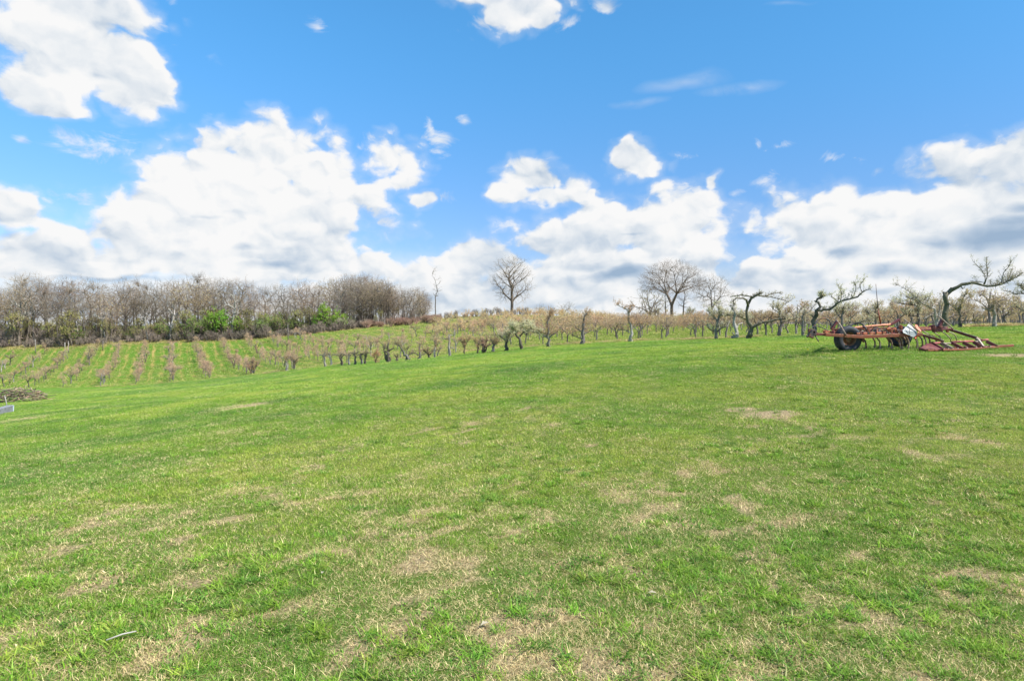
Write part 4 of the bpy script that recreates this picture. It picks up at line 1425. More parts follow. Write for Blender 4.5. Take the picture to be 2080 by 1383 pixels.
# ------------------------------------------------------------------ hand-shaped old trees of the front rows
def hero(px0, py0, Y, lines, label, bark='bark_grey', crown='blossom', dens=9, tl=.55, bs=.030, bn=3, up=.7, name='old_fruit_tree', cat='tree', twig='twig_grey', trunk_only=(), grow_from=.35, seed=None):
    """lines: lists of (dx, dy_up, depth, radius) in hundredths of the distance (photo pixels from the foot), radius in pixels"""
    k = Y / FPX
    rng = random.Random(seed if seed is not None else int(px0 * 7 + Y))
    x = xz(px0, Y)
    z = T(x, Y)
    root = link(name, None, None, (x, Y, z - .04))
    tag(root, label, cat)
    wood, tw, bl = MB(), MB(), MB()
    for li, ln in enumerate(lines):
        pts = [Vector(((a - px0) * k, d, (py0 - b) * k)) for a, b, d, r in ln]
        rad = [r * k * (.74 if li == 0 else .62) for _, _, _, r in ln]
        if li == 0:
            rad = [r * (1 - .22 * i / len(rad)) for i, r in enumerate(rad)]
        if li == 0:
            pts.insert(0, pts[0] + Vector((0, 0, -.2)))
            rad[0] *= 1.12
            rad.insert(0, rad[0] * 1.15)
        # subdivide with crooked offsets so limbs look grown
        P2, R2 = [pts[0]], [rad[0]]
        for i in range(len(pts) - 1):
            for t in (.5, 1.0):
                p0, p1 = pts[max(i - 1, 0)], pts[i]
                p2, p3 = pts[i + 1], pts[min(i + 2, len(pts) - 1)]
                q = .5 * ((2 * p1) + (p2 - p0) * t + (2 * p0 - 5 * p1 + 4 * p2 - p3) * t * t + (3 * p1 - p0 - 3 * p2 + p3) * t ** 3)
                j = min(rad[i], rad[i + 1]) * .55
                P2.append(q + Vector((rng.gauss(0, j), rng.gauss(0, j), rng.gauss(0, j))))
                R2.append((rad[i] * (1 - t) + rad[i + 1] * t) * rng.uniform(.88, 1.14))
        wood.tube(P2, R2, 9 if max(rad) > .08 else 6)
        if li in trunk_only:
            continue
        n = len(P2)
        L = sum((P2[i + 1] - P2[i]).length for i in range(n - 1))
        i0 = int(n * grow_from) if li == 0 else 1
        for _ in range(int(L * 16)):                     # short gnarled spurs all along the wood
            i = rng.randint(min(i0, n - 2), n - 2)
            b = P2[i].lerp(P2[i + 1], rng.random())
            e = b + Vector((rng.gauss(0, 1), rng.gauss(0, 1), rng.gauss(.5, .8))).normalized() * (R2[i] + rng.uniform(.05, .20))
            tw.tube([b, e], [.013, .006], 4)
        for _ in range(int(L * 3)):                      # knots and old pruning stubs
            i = rng.randint(1, n - 2)
            b = P2[i].lerp(P2[i + 1], rng.random())
            dd = Vector((rng.gauss(0, 1), rng.gauss(0, 1), rng.gauss(.1, .6))).normalized()
            wood.tube([b, b + dd * R2[i] * rng.uniform(1.0, 1.7)], [R2[i] * .55, R2[i] * .32], 6)
        for _ in range(int(L * dens * (.75 if crown == 'blossom' else .85))):
            i = rng.randint(min(i0, n - 2), n - 2)
            b = P2[i].lerp(P2[i + 1], rng.random())
            along = (P2[i + 1] - P2[i]).normalized()
            dirn = Vector((rng.gauss(0, .55), rng.gauss(0, .55), rng.gauss(up, .45))) + along * .35
            e = b + dirn.normalized() * tl * rng.uniform(.4, 1.35)
            m = (b + e) / 2 + Vector((rng.gauss(0, .06), rng.gauss(0, .06), rng.gauss(0, .05)))
            r0 = min(.016, R2[i] * .5)
            tw.tube([b, m, e], [r0, r0 * .75, .004], 3, cap=False)
            for _ in range(5):
                t = rng.random()
                q = m.lerp(e, t)
                f = q + Vector((rng.gauss(0, .5), rng.gauss(0, .5), rng.gauss(.35, .4))).normalized() * tl * rng.uniform(.2, .55)
                tw.tube([q, f], [r0 * .55, .003], 3, cap=False)
                if crown:
                    for _ in range(bn if bn < 3 else bn - 1):
                        c = q.lerp(f, rng.random())
                        for _ in range(2):
                            bl.leaf(c + Vector((rng.gauss(0, bs), rng.gauss(0, bs), rng.gauss(0, bs))), bs * rng.uniform(.7, 1.35), rng)
    wood.obj('trunk', bark, root)
    if tw.v:
        tw.obj('branches', twig, root)
    if bl.v:
        bl.obj('blossoms' if crown == 'blossom' else 'buds', crown, root, smooth=False)
    HERO_BASES.append((x, Y))
    return root


hero(1521, 689, 47.5, [
    [(1521, 689, 0, 8), (1522, 676, 0, 7), (1522, 662, 0, 5.6), (1519, 648, 0, 4.6), (1517, 633, .1, 4), (1520, 619, .1, 4), (1527, 605, 0, 3.7), (1541, 597, -.2, 2.6)],
    [(1519, 621, 0, 3.4), (1512, 610, -.4, 3), (1495, 607, -.8, 2.4), (1480, 611, -1.1, 2), (1479, 619, -1.2, 1.5)],
    [(1535, 600, 0, 2.8), (1548, 602, .3, 2.4), (1562, 601, .6, 2), (1578, 596, 1, 1.7), (1596, 594, 1.3, 1.1), (1606, 597, 1.5, .6)],
    [(1558, 601, .5, 1.6), (1577, 605, .3, 1.3), (1600, 612, .2, .8)],
    [(1525, 668, 0, 4.8), (1534, 661, -.2, 3.8), (1546, 656, -.4, 3.2), (1570, 650, -.7, 2.6), (1584, 648, -.9, 2), (1577, 643, -.9, 1.2)],
    [(1527, 603, 0, 2), (1510, 599, .5, 1.6), (1490, 603, .9, 1)]],
    'dark old fruit tree arching both ways with one long low limb, left of the cultivator', bark='bark_moss', dens=7, tl=.30, bn=1, bs=.024, up=.45, grow_from=.85)
hero(1492, 684, 50, [
    [(1492, 684, 0, 5.5), (1492, 668, 0, 5), (1492, 650, 0, 4), (1492, 634, 0, 3.8), (1490, 622, .1, 2.5), (1492, 612, .1, 1.2)],
    [(1495, 664, 0, 2.5), (1503, 655, .2, 2), (1513, 651, .5, 1.2)], [(1491, 676, 0, 2.5), (1487, 673, -.2, 2.2)], [(1490, 622, 0, 1.6), (1482, 616, 0, 1)]],
    'pale grey stubby trunk with a burl at its foot, beside the dark arching tree', bark='bark_pale', dens=8, tl=.45, bn=1, grow_from=.6)
hero(1456, 683, 51.5, [
    [(1456, 683, 0, 5), (1456, 666, 0, 3.8), (1457, 643, 0, 3.4), (1463, 634, -.1, 2.6), (1485, 634, -.3, 1.8), (1501, 638, -.5, 1.3), (1513, 645, -.6, .9)],
    [(1455, 668, 0, 2.4), (1449, 665, .3, 2), (1442, 658, .6, 1.4)], [(1457, 667, 0, 2.6), (1463, 660, -.3, 2), (1473, 656, -.5, 1.2)],
    [(1457, 645, 0, 2.2), (1448, 634, .3, 1.5), (1441, 623, .5, .8)], [(1460, 638, 0, 1.8), (1462, 626, .2, 1.2), (1458, 616, .3, .7)]],
    'old tree blossoming on its left side, left of the pale trunk with the burl', dens=26, tl=.6, bn=3, bs=.034, grow_from=.5)
hero(1585, 678, 50, [
    [(1585, 678, 0, 5), (1585, 660, 0, 4), (1585, 643, 0, 3.3), (1582, 628, 0, 3), (1581, 617, 0, 2)],
    [(1585, 650, 0, 1.8), (1598, 646, -.3, 1.4), (1612, 642, -.5, .8)], [(1583, 622, 0, 1.6), (1596, 613, .3, 1.1), (1610, 606, .5, .7)], [(1582, 630, 0, 1.6), (1572, 622, .3, 1)]],
    'grey upright old tree with scattered blossom between the arching tree and the cultivator', dens=18, tl=.6, bn=2, bs=.03, grow_from=.6)
hero(1654, 677, 42.5, [
    [(1653, 677, 0, 7), (1654, 658, 0, 5.4), (1656, 634, 0, 4.8), (1662, 618, 0, 4.2), (1658, 604, 0, 3.8), (1665, 600, 0, 3.2), (1669, 596, 0, 2.4)],
    [(1661, 624, 0, 4), (1670, 623, -.2, 3.6), (1679, 620, -.4, 3.2), (1690, 608, -.6, 3), (1708, 603, -.8, 2.6), (1724, 597, -1, 2.1), (1735, 587, -1.1, 1.6), (1747, 583, -1.2, .9)],
    [(1655, 640, 0, 2.4), (1649, 634, .1, 2)], [(1692, 607, -.6, 1.5), (1683, 600, -.6, 1), (1677, 597, -.6, .6)],
    [(1697, 605, -.6, 1.2), (1703, 591, -.4, .9), (1697, 574, -.3, .5)], [(1714, 600, -.9, 1.1), (1722, 583, -1, .8), (1716, 566, -1, .4)], [(1733, 589, -1, .9), (1728, 574, -1.1, .6), (1735, 563, -1.2, .3)],
    [(1695, 607, -.5, 1), (1706, 596, .2, .8), (1722, 590, .7, .5)]],
    'old tree with a broken stub and one long rising limb, behind the cultivator wheel', bark='bark_dark', dens=13, tl=.46, bn=2, bs=.024, up=.8, grow_from=.95)
hero(1710, 668, 47, [
    [(1710, 668, 0, 4.8), (1711, 650, 0, 4), (1711, 634, 0, 3.3), (1713, 617, 0, 2.4)],
    [(1712, 658, 0, 2.4), (1722, 651, -.3, 2.1), (1734, 648, -.5, 1.8), (1748, 642, -.6, 1.5), (1762, 641, -.7, 1)], [(1713, 619, 0, 1.8), (1726, 616, .3, 1.6), (1739, 618, .5, 1.2), (1755, 616, .7, .7)],
    [(1711, 640, 0, 1.8), (1704, 628, .3, 1.3), (1703, 619, .4, .8)], [(1712, 618, 0, 1.6), (1702, 615, .1, .9)]],
    'grey old tree with blossom on level upper limbs, behind the salmon-coloured cultivator pipe', dens=19, tl=.6, bn=3, bs=.03, grow_from=.7)
hero(1632, 676, 46, [
    [(1632, 676, 0, 3.6), (1631, 655, 0, 3), (1630, 638, 0, 2.2), (1634, 628, 0, 1.3)], [(1631, 645, 0, 1.6), (1640, 650, 0, 1.3), (1648, 654, 0, 1)], [(1632, 634, 0, 1.1), (1645, 625, 0, .8), (1655, 612, 0, .4)]],
    'small grey forked tree just left of the cultivator hitch', dens=14, tl=.65, bn=1, bs=.026, grow_from=.6)
hero(1920, 668, 39.5, [
    [(1921, 668, 0, 8), (1919, 645, 0, 7), (1919, 620, 0, 6.5), (1921, 602, 0, 6.3), (1931, 587, -.1, 5.6), (1945, 578, -.3, 4.6), (1960, 574.5, -.4, 4), (1975, 577, -.5, 3.5), (1989, 581.5, -.6, 3), (2012, 578, -.8, 2.1), (2029, 570, -.9, 1.4), (2050, 556, -1, .7)],
    [(1984, 578, -.5, 1.5), (1987, 562, -.5, 1.1), (1981, 548, -.4, .8), (1966, 531, -.3, .4)], [(1986, 578, -.5, 1.7), (1989, 556, -.6, 1.3), (1986, 540, -.6, .8), (1986, 524, -.6, .4)],
    [(2012, 577, -.8, 1.5), (2016, 556, -.8, 1.1), (2024, 543, -.9, .7), (2028, 530, -.9, .4)], [(1985, 574, -.5, .9), (1972, 572, -.4, .8), (1962, 570, -.3, .6)], [(1946, 582, -.2, 1.6), (1948, 586, -.3, 1.3)],
    [(2020, 575, -.8, 1.1), (2034, 560, -.6, .8), (2041, 545, -.5, .4)]],
    'old tree with thick trunk bent rightwards in a great arch, behind the harrow', bark='bark_moss', dens=11, tl=.42, bn=1, bs=.018, up=.9, grow_from=.72, seed=5)
hero(1900, 668, 43, [
    [(1901, 668, 0, 5), (1901, 652, 0, 4.2), (1898, 634, 0, 3.4), (1888, 623, 0, 2.4), (1872, 615, 0, 1.6), (1850, 591, .2, .9), (1823, 575, .4, .4)],
    [(1904, 664, 0, 4), (1905, 648, 0, 3.4), (1909, 630, 0, 2.8), (1907, 616, 0, 2)], [(1915, 668, .2, 4), (1915, 645, .2, 3.3), (1914, 625, .2, 2)], [(1898, 634, 0, 1.6), (1884, 640, -.2, 1.3), (1868, 648, -.3, .8)]],
    'cluster of pale split trunks with a long whip-like shoot, left of the arched tree', bark='bark_pale', dens=10, tl=.6, bn=2, bs=.022, grow_from=.5)
hero(1950, 672, 41, [
    [(1950, 672, 0, 4.6), (1950, 655, 0, 3.6), (1950, 640, 0, 3), (1953, 617, 0, 2.2), (1965, 600, .1, 1)], [(1950, 640, 0, 1.6), (1942, 628, .3, 1.1), (1930, 616, .5, .6)], [(1952, 622, 0, 1.2), (1968, 611, .2, .9), (1982, 608, .3, .4)],
    [(1951, 657, 0, 1.5), (1966, 656, -.2, 1.1), (1980, 660, -.3, .7)]],
    'slender dark-trunked budding tree under the end of the great arch', bark='bark_dark', crown='bud_tan', dens=17, tl=.5, bn=2, bs=.026, grow_from=.5)
hero(2020, 671, 40.5, [
    [(2020, 671, 0, 5.4), (2019, 655, 0, 4.8), (2017, 638, 0, 4.2), (2017, 622, 0, 3.4)], [(2016, 639, 0, 2), (2006, 635, 0, 1.6), (1995, 632, 0, 1.1)], [(2017, 622, 0, 1.5), (2024, 619, 0, 1)]],
    'thick whitish broken-off trunk standing right of the arched tree', bark='bark_pale', crown='bud_tan', dens=9, tl=.6, bn=2, bs=.026, grow_from=.5)
hero(2108, 668, 37, [
    [(2108, 668, 0, 7), (2106, 645, 0, 6), (2098, 618, 0, 5), (2084, 603, -.2, 3.6), (2066, 591, -.4, 2.3), (2056, 585, -.5, 1.2)],
    [(2082, 602, -.2, 1.9), (2064, 601, -.4, 1.5), (2049, 603, -.5, 1.3), (2035, 598, -.6, .9), (2017, 596, -.7, .5)], [(2100, 645, 0, 3), (2078, 640, -.3, 2.4), (2058, 632, -.5, 1.8), (2046, 625, -.6, 1.1)]],
    'dark crooked limbs reaching in from the tree at the right edge of the view', bark='bark_dark', dens=13, tl=.4, bn=1, bs=.02, up=.6, grow_from=.5)
hero(1865, 668, 45, [
    [(1865, 668, 0, 4.8), (1865, 650, 0, 4), (1864, 630, 0, 3.4), (1864, 612, 0, 2.2)], [(1864, 640, 0, 1.8), (1850, 640, 0, 1.5), (1836, 636, 0, 1)], [(1864, 614, 0, 1.6), (1852, 606, 0, 1.1), (1838, 602, 0, .7)], [(1864, 613, 0, 1.6), (1878, 608, 0, 1), (1886, 611, 0, .7)],
    [(1864, 620, 0, 1.4), (1850, 618, .3, 1), (1826, 612, .6, .6)]],
    'tree with cream blossom in a rounded crown behind the white sign of the cultivator', dens=30, tl=.62, bn=3, bs=.03, grow_from=.6)
hero(1780, 668, 50, [
    [(1780, 668, 0, 4.2), (1779, 650, 0, 3.4), (1777, 632, 0, 2.4), (1781, 620, 0, 1.3)], [(1779, 645, 0, 1.7), (1766, 634, 0, 1.2), (1758, 626, 0, .7)], [(1779, 640, 0, 1.5), (1794, 634, 0, 1.1), (1808, 630, 0, .6)]],
    'low blossoming tree behind the tall thin rod of the cultivator', dens=30, tl=.6, bn=2, bs=.03, grow_from=.5)
# front row along the slope, from right to left
hero(1282, 696, 57, [
    [(1282, 696, 0, 4.5), (1282, 680, 0, 3.6), (1281, 662, 0, 3), (1277, 645, 0, 2.4), (1278, 635, 0, 2.2), (1283, 628, 0, 1.4)], [(1277, 637, 0, 1.9), (1272, 629, 0, 1.5), (1263, 625, 0, 1.1), (1253, 620, 0, .6)],
    [(1282, 672, 0, 1.6), (1292, 664, .2, 1.1), (1300, 660, .3, .7)], [(1281, 676, 0, 1.6), (1270, 671, .2, 1.2), (1258, 672, .3, .7)]],
    'slim old tree whose bare hooked top leans left, in the front row', bark='bark_pale', crown='bud_orange', dens=13, tl=.6, bn=2, bs=.034, grow_from=.45)
hero(1183, 702, 60.5, [
    [(1183, 702, 0, 5), (1184, 688, 0, 4.4), (1184, 670, 0, 3.6), (1186, 655, 0, 2.8), (1186, 645, 0, 2), (1192, 639, 0, 1)], [(1186, 682, 0, 2.4), (1192, 677, .2, 1.9), (1205, 672, .4, 1.2)], [(1182, 690, 0, 1.7), (1172, 687, .2, 1.3), (1162, 682, .3, .8)]],
    'grey upright trunk with a dark arm to the right in the front row', crown='bud_orange', dens=11, tl=.55, bn=2, bs=.034, grow_from=.45)
hero(1114, 706, 62, [
    [(1114, 706, 0, 4.6), (1114, 690, 0, 3.6), (1113, 674, 0, 3.2), (1113, 656, 0, 2.6), (1117, 643, 0, 1.6), (1121, 634, 0, .7)], [(1113, 688, 0, 2.4), (1107, 684, 0, 1.9), (1098, 677, 0, 1.2)], [(1115, 689, 0, 2.4), (1121, 681, 0, 2), (1131, 677, 0, 1.1)]],
    'three-armed old tree with one tall pale middle stem, right of the blossoming tree', crown='bud_orange', dens=14, tl=.65, bn=2, bs=.036, grow_from=.4)
hero(1058, 708, 62, [
    [(1058, 708, 0, 4.6), (1057, 695, 0, 4), (1055, 686, 0, 3.8), (1048, 677, 0, 3.2), (1044, 664, 0, 2)], [(1056, 680, 0, 2.8), (1063, 673, .1, 2.3), (1070, 668, .2, 1.5), (1086, 664, .3, .9)], [(1050, 674, 0, 1.7), (1060, 662, .2, 1.2), (1072, 656, .3, .7)],
    [(1046, 670, 0, 1.5), (1038, 664, 0, 1)], [(1070, 668, .2, 1.2), (1084, 672, .2, .9), (1098, 676, .1, .6)]],
    'tree with the fullest cream blossom in the front row below the lone hilltop tree', bark='bark_dark', dens=34, tl=.72, bn=4, bs=.038, grow_from=.75)
hero(1027, 710, 63, [
    [(1027, 710, 0, 5), (1028, 698, 0, 4.2), (1029, 687, 0, 3.4), (1031, 675, 0, 1.9)], [(1029, 690, 0, 2), (1020, 682, 0, 1.5), (1012, 677, 0, 1)], [(1029, 684, 0, 1.8), (1037, 674, 0, 1.2)]],
    'dark-trunked tree with cream blossom left of the fullest blossoming one', bark='bark_dark', dens=30, tl=.62, bn=3, bs=.036, grow_from=.65)
hero(1003, 713, 64, [
    [(1003, 713, 0, 4), (1003, 702, 0, 3.3), (1006, 694, 0, 2.2)], [(1003, 703, 0, 2.2), (1000, 693, 0, 1.6), (996, 684, 0, .8)], [(1005, 697, 0, 1.5), (1014, 690, 0, 1)]],
    'small old tree with greyish buds between two thick-trunked ones', crown='bud_tan', dens=26, tl=.6, bn=2, bs=.034, grow_from=.6)
hero(985, 711, 65, [
    [(984, 711, 0, 5.5), (983, 702, 0, 5), (980, 693, 0, 2.6)], [(986, 706, 0, 3), (989, 698, 0, 2.4), (997, 693, 0, 1.4)], [(983, 700, 0, 1.8), (977, 692, 0, 1.2)], [(985, 700, 0, 1.8), (988, 684, .1, .8)]],
    'squat tree with very thick dark short trunk and brown buds', bark='bark_dark', crown='bud_pink', dens=24, tl=.6, bn=2, bs=.034, grow_from=.7)
hero(969, 716, 66, [[(969, 716, 0, 2.6), (971, 704, 0, 2.2), (972, 694, 0, 1.4)], [(971, 700, 0, 1.4), (963, 688, 0, .8)], [(971, 698, 0, 1.3), (981, 686, 0, .7)]],
     'thin-stemmed tree with orange buds left of the squat thick-trunked one', bark='bark_dark', crown='bud_orange', dens=24, tl=.62, bn=3, bs=.036, grow_from=.5)
hero(943, 719, 68, [[(943, 719, 0, 2), (943, 705, 0, 1.8), (944, 694, 0, 1.2)], [(943, 703, 0, 1.2), (936, 690, 0, .7)], [(943, 701, 0, 1.2), (953, 688, 0, .7)]],
     'slender young tree with orange buds right of the pale crooked post-like trunk', bark='bark_dark', crown='bud_orange', dens=24, tl=.6, bn=3, bs=.036, grow_from=.5)
hero(914, 721, 69, [[(914, 721, 0, 3.6), (913, 706, 0, 3.1), (912, 692, 0, 2.6), (911, 677, 0, 2.2)], [(912, 678, 0, 1.6), (919, 678, 0, 1.4), (926, 676, 0, .9)], [(912, 686, 0, 1.5), (905, 684, 0, 1.1), (896, 688, 0, .6)], [(915, 703, 0, 1.5), (920, 704, 0, 1.3), (921, 710, 0, .9)]],
     'tall pale trunk like a crooked post with a short arm at its top', bark='bark_pale', crown='bud_pink', dens=5, tl=.5, bn=1, grow_from=.4)
hero(884, 723, 70, [[(884, 723, 0, 3), (884, 710, 0, 2.6), (885, 695, 0, 1.8), (885, 690, 0, 1.3)], [(888, 719, 0, 2), (891, 708, 0, 1.7), (896, 704, 0, 1.1)], [(885, 700, 0, 1.2), (893, 691, 0, .8)]],
     'pale double-trunked tree left of the tall post-like one', bark='bark_pale', crown='bud_pink', dens=18, tl=.5, bn=2, bs=.034, grow_from=.5)
hero(871, 720, 71, [[(871, 720, 0, 2.8), (871, 712, 0, 2.5), (866, 708, 0, 1.9), (860, 704, 0, 1)], [(871, 713, 0, 2), (877, 708, 0, 1.5), (880, 703, 0, .9)], [(870, 712, 0, 1.2), (869, 700, 0, .7)]],
     'small Y-shaped dark tree between pale trunks', bark='bark_dark', crown='bud_tan', dens=22, tl=.5, bn=2, bs=.034, grow_from=.5)
hero(850, 726, 72, [[(850, 726, 0, 4), (851, 714, 0, 3.2), (852, 704, 0, 2.4), (854, 694, 0, 1.3)], [(850, 717, 0, 1.9), (843, 713, 0, 1.4), (836, 712, 0, .8)], [(851, 716, 0, 1.4), (860, 716, 0, 1.1), (867, 709, 0, .6)], [(854, 695, 0, .9), (846, 691, 0, .6)]],
     'grey leaning tree with a raised right arm, left of the small Y-shaped one', crown='bud_pink', dens=12, tl=.5, bn=2, bs=.03, grow_from=.5)
hero(826, 729, 73, [[(826, 729, 0, 5), (824, 721, 0, 4.4), (820, 712, 0, 3), (814, 701, 0, 2.2), (808, 697, 0, 1.3), (801, 694, 0, .8)], [(828, 724, 0, 3), (831, 717, 0, 2.2), (838, 713, 0, 1.1)], [(827, 721, 0, 1.7), (825, 709, 0, 1.1), (833, 699, 0, .6)]],
     'old wide tree forking low into pale left and dark right limbs', bark='bark_grey', crown='bud_tan', dens=16, tl=.5, bn=2, bs=.03, grow_from=.5)
hero(804, 728, 74, [[(804, 728, 0, 3), (806, 720, 0, 2.6), (801, 714, 0, 1.6)], [(806, 720, 0, 1.4), (809, 712, 0, .8)]], 'short dark stubby trunk beside the thick broken one', bark='bark_dark', crown='bud_tan', dens=12, tl=.4, bn=1, grow_from=.5)
hero(788, 734, 74, [[(787, 734, 0, 6), (788, 722, 0, 5.4), (788, 713, 0, 4.4), (788, 704, 0, 3), (789, 693, 0, 1.6)], [(783, 728, 0, 3), (782, 716, 0, 2.5), (779, 712, 0, 1.5)], [(790, 710, 0, 2), (797, 706, 0, 1.6), (800, 704, 0, 1)], [(787, 706, 0, 1.5), (776, 703, 0, .9)], [(791, 722, 0, 2.5), (792, 732, 0, 2.6)]],
     'thick dark multi-stemmed stump-like tree, stoutest on the slope', bark='bark_dark', crown='bud_tan', dens=7, tl=.5, bn=1, grow_from=.5)
hero(763, 734, 76, [[(763, 734, 0, 1.8), (763, 726, 0, 1.6)], [(763, 727, 0, 1.1), (758, 716, 0, .7)], [(763, 727, 0, 1.1), (770, 716, 0, .7)], [(763, 726, 0, 1), (764, 712, 0, .5)]],
     'small round orange-budded bush-like tree left of the stoutest one', bark='bark_dark', crown='bud_orange', dens=24, tl=.5, bn=3, bs=.04, grow_from=.3)
for px, py, Y, h, lab, bk in ((742, 736, 77, 25, 'thin dark leaning trunk left of the orange-budded little tree', 'bark_dark'), (734, 735, 77.5, 24, 'straight grey short trunk, second left of the little orange tree', 'bark_grey'),
                              (722, 740, 78, 29, 'knobbly grey trunk with side stubs, third left of the little orange tree', 'bark_grey'), (709, 743, 79, 24, 'pale low trunk with a bent top on the slope', 'bark_pale'),
                              (694, 743, 80, 24, 'dark trunk ending in a flat T on the slope', 'bark_dark'), (659, 750, 83, 30, 'pale twisted trunk with dark knot near the lawn edge', 'bark_pale'), (671, 740, 86, 24, 'pale slim trunk behind the twisted one', 'bark_pale')):
    r = random.Random(px)
    hero(px, py, Y, [[(px, py, 0, 3), (px + r.gauss(0, 1.5), py - h * .35, 0, 2.6), (px + r.gauss(0, 2), py - h * .7, 0, 2.2), (px + r.gauss(0, 3), py - h, 0, 1.2)],
                     [(px, py - h * .6, 0, 1.6), (px - 6, py - h * .8, .2, 1.2), (px - 13, py - h * .82, .4, .7)], [(px, py - h * .75, 0, 1.4), (px + 6, py - h * .92, -.2, 1), (px + 13, py - h * .88, -.4, .6)]],
         lab, bark=bk, crown=r.choice(('bud_tan', 'bud_pink')), dens=10, tl=.45, bn=1, bs=.032, grow_from=.5)
hero(582, 759, 91, [[(582, 759, 0, 3.6), (582, 750, 0, 3), (581, 742, 0, 2.6), (580, 733, 0, 2)], [(580, 734, 0, 1.8), (574, 732, 0, 1.4), (567, 731, 0, .9)], [(581, 735, 0, 1.6), (590, 731, 0, 1.2), (599, 730, 0, .8)]],
     'pale level-limbed tree at the lawn edge, first of the second row of the slope', bark='bark_pale', crown='bud_tan', dens=13, tl=.6, bn=2, bs=.035, grow_from=.7)
hero(597, 754, 92, [[(597, 754, 0, 3), (596, 744, 0, 2.6), (598, 733, 0, 1.8)], [(597, 745, 0, 1.6), (603, 738, 0, 1)], [(597, 740, 0, 1.4), (589, 733, 0, .9)]],
     'dark twisted tree right beside the pale level-limbed one', bark='bark_grey', crown='bud_pink', dens=20, tl=.6, bn=2, bs=.035, grow_from=.5)
hero(512, 767, 97, [[(512, 767, 0, 2.4), (511, 758, 0, 2), (510, 750, 0, 1.2)], [(508, 767, 0, 2), (506, 756, 0, 1.6), (500, 746, 0, .8)], [(514, 766, 0, 2), (518, 755, 0, 1.5), (524, 745, 0, .8)], [(511, 757, 0, 1.3), (512, 740, 0, .6)]],
     'wide round pink-budded tree at the near end of its row, by the lawn edge', crown='bud_pink', dens=26, tl=.75, bn=3, bs=.04, grow_from=.4)

# regular rows -------------------------------------------------------------------
LEFT_NAMES = {}
rows = []
rng = random.Random(4)
for k in range(-13, 30):
    lst = []
    y = 84.0
    while y < 170:
        x = row_x(k, y)
        y_lo = float(orchard_edge(x)) + 1.5
        if y < y_lo or y > float(wood_edge(x)) - 9:
            y += 1.0
            continue
        z = T(x, y)
        px, py = scr(x, y, z)
        if -40 < px < 2120:
            lst.append((x + rng.gauss(0, .25), y, px, py))
        young = k <= 3
        y += (2.7 if young and k > -6 else 3.4 if young else 5.4) * rng.uniform(.85, 1.2)
    rows.append((k, lst))
# the same rows, but right of the hill foot they start nearer
rows2 = []
for k in range(4, 46):
    lst = []
    y = 38.0
    while y < 134:
        x = row_x(k, y)
        e = float(orchard_edge(x))
        if y < e + 2.5:
            y += .5
            continue
        z = T(x, y)
        px, py = scr(x, y, z)
        if -40 < px < 2120 and not any((x - a) ** 2 + (y - b) ** 2 < 4.5 for a, b in HERO_BASES):
            lst.append((x + rng.gauss(0, .3), y + rng.gauss(0, .2), px, py))
        y += (3.6 if px > 980 else 5.0) * rng.uniform(.85, 1.2)
    rows2.append((k, lst))

left_rows = [(k, l) for k, l in rows if k <= 3 and l]
nrow = len(left_rows)
for ri, (k, lst) in enumerate(sorted(left_rows)):
    for q, (x, y, px, py) in enumerate(lst):
        if k == 0 and q == 0:
            continue
        if rng.random() < (.32 if k < -6 else .10):
            continue
        kd = YOUNG[rng.randrange(len(YOUNG))] if rng.random() < (.8 if k > -7 else .45) else OLD[rng.randrange(len(OLD))]
        young = kd in YOUNG
        s = rng.uniform(.85, 1.12)
        lab = f"small {'pink-budded' if young else 'stubby old'} fruit tree, {ORD[q]} from lawn, {ORD[ri]} row from left, far slope"
        plant(kd, x, y, rng.uniform(0, 6.28), s, lab, 'tree', 'small fruit trees in rows on the far left slope', whole=y > 125, name='young_fruit_tree' if young else 'old_fruit_tree')
n_r = 0
cands = []
for k, lst in rows2:
    for q, t in enumerate(lst):
        cands.append((k, q, *t))
print('right cands', len(cands))
far_parts = []
ki = {}
for k, q, x, y, px, py in cands:
    hillmid = px < 980
    u = rng.random()
    if hillmid:
        if rng.random() < .12:
            continue
        kd = OLD[rng.randrange(len(OLD))] if u < .62 else YOUNG[rng.randrange(len(YOUNG))]
        s = rng.uniform(.75, 1.05)
        look = 'stubby old' if kd in OLD else 'thin pink-budded'
        nm = 'old_fruit_tree'
    elif px < 1430:
        kd = BUDDING[rng.randrange(6)] if u < .80 else OLD[rng.randrange(len(OLD))]
        s = rng.uniform(.85, 1.08)
        look = 'orange-budded' if kd in BUDDING else 'stubby old'
        nm = 'budding_fruit_tree'
    else:
        kd = BARE_ROW[rng.randrange(4)] if u < .45 else TAN[rng.randrange(3)] if u < .78 else BUDDING[rng.randrange(6)] if u < .88 else OLD[rng.randrange(len(OLD))]
        s = rng.uniform(.78, 1.0)
        look = 'level-limbed' if kd in BARE_ROW else 'tan-budded' if kd in TAN else 'orange-budded' if kd in BUDDING else 'stubby old'
        nm = 'budding_fruit_tree'
    if y > 112 and px > 1000:
        far_parts.append((kd, x, y, s))
        continue
    side = 'hillside' if hillmid else 'middle' if px < 1430 else 'right-hand'
    ki.setdefault(k, len(ki))
    lab = f"{look} fruit tree, {ORD[q]} from lawn in {ORD[ki[k]]} row from the hill foot, {side} orchard"
    plant(kd, x, y, rng.uniform(0, 6.28), s, lab, 'tree', 'fruit trees in rows on the hill and behind the front row', whole=y > 70, name=nm)
    n_r += 1
print('right trees', n_r, 'far', len(far_parts))


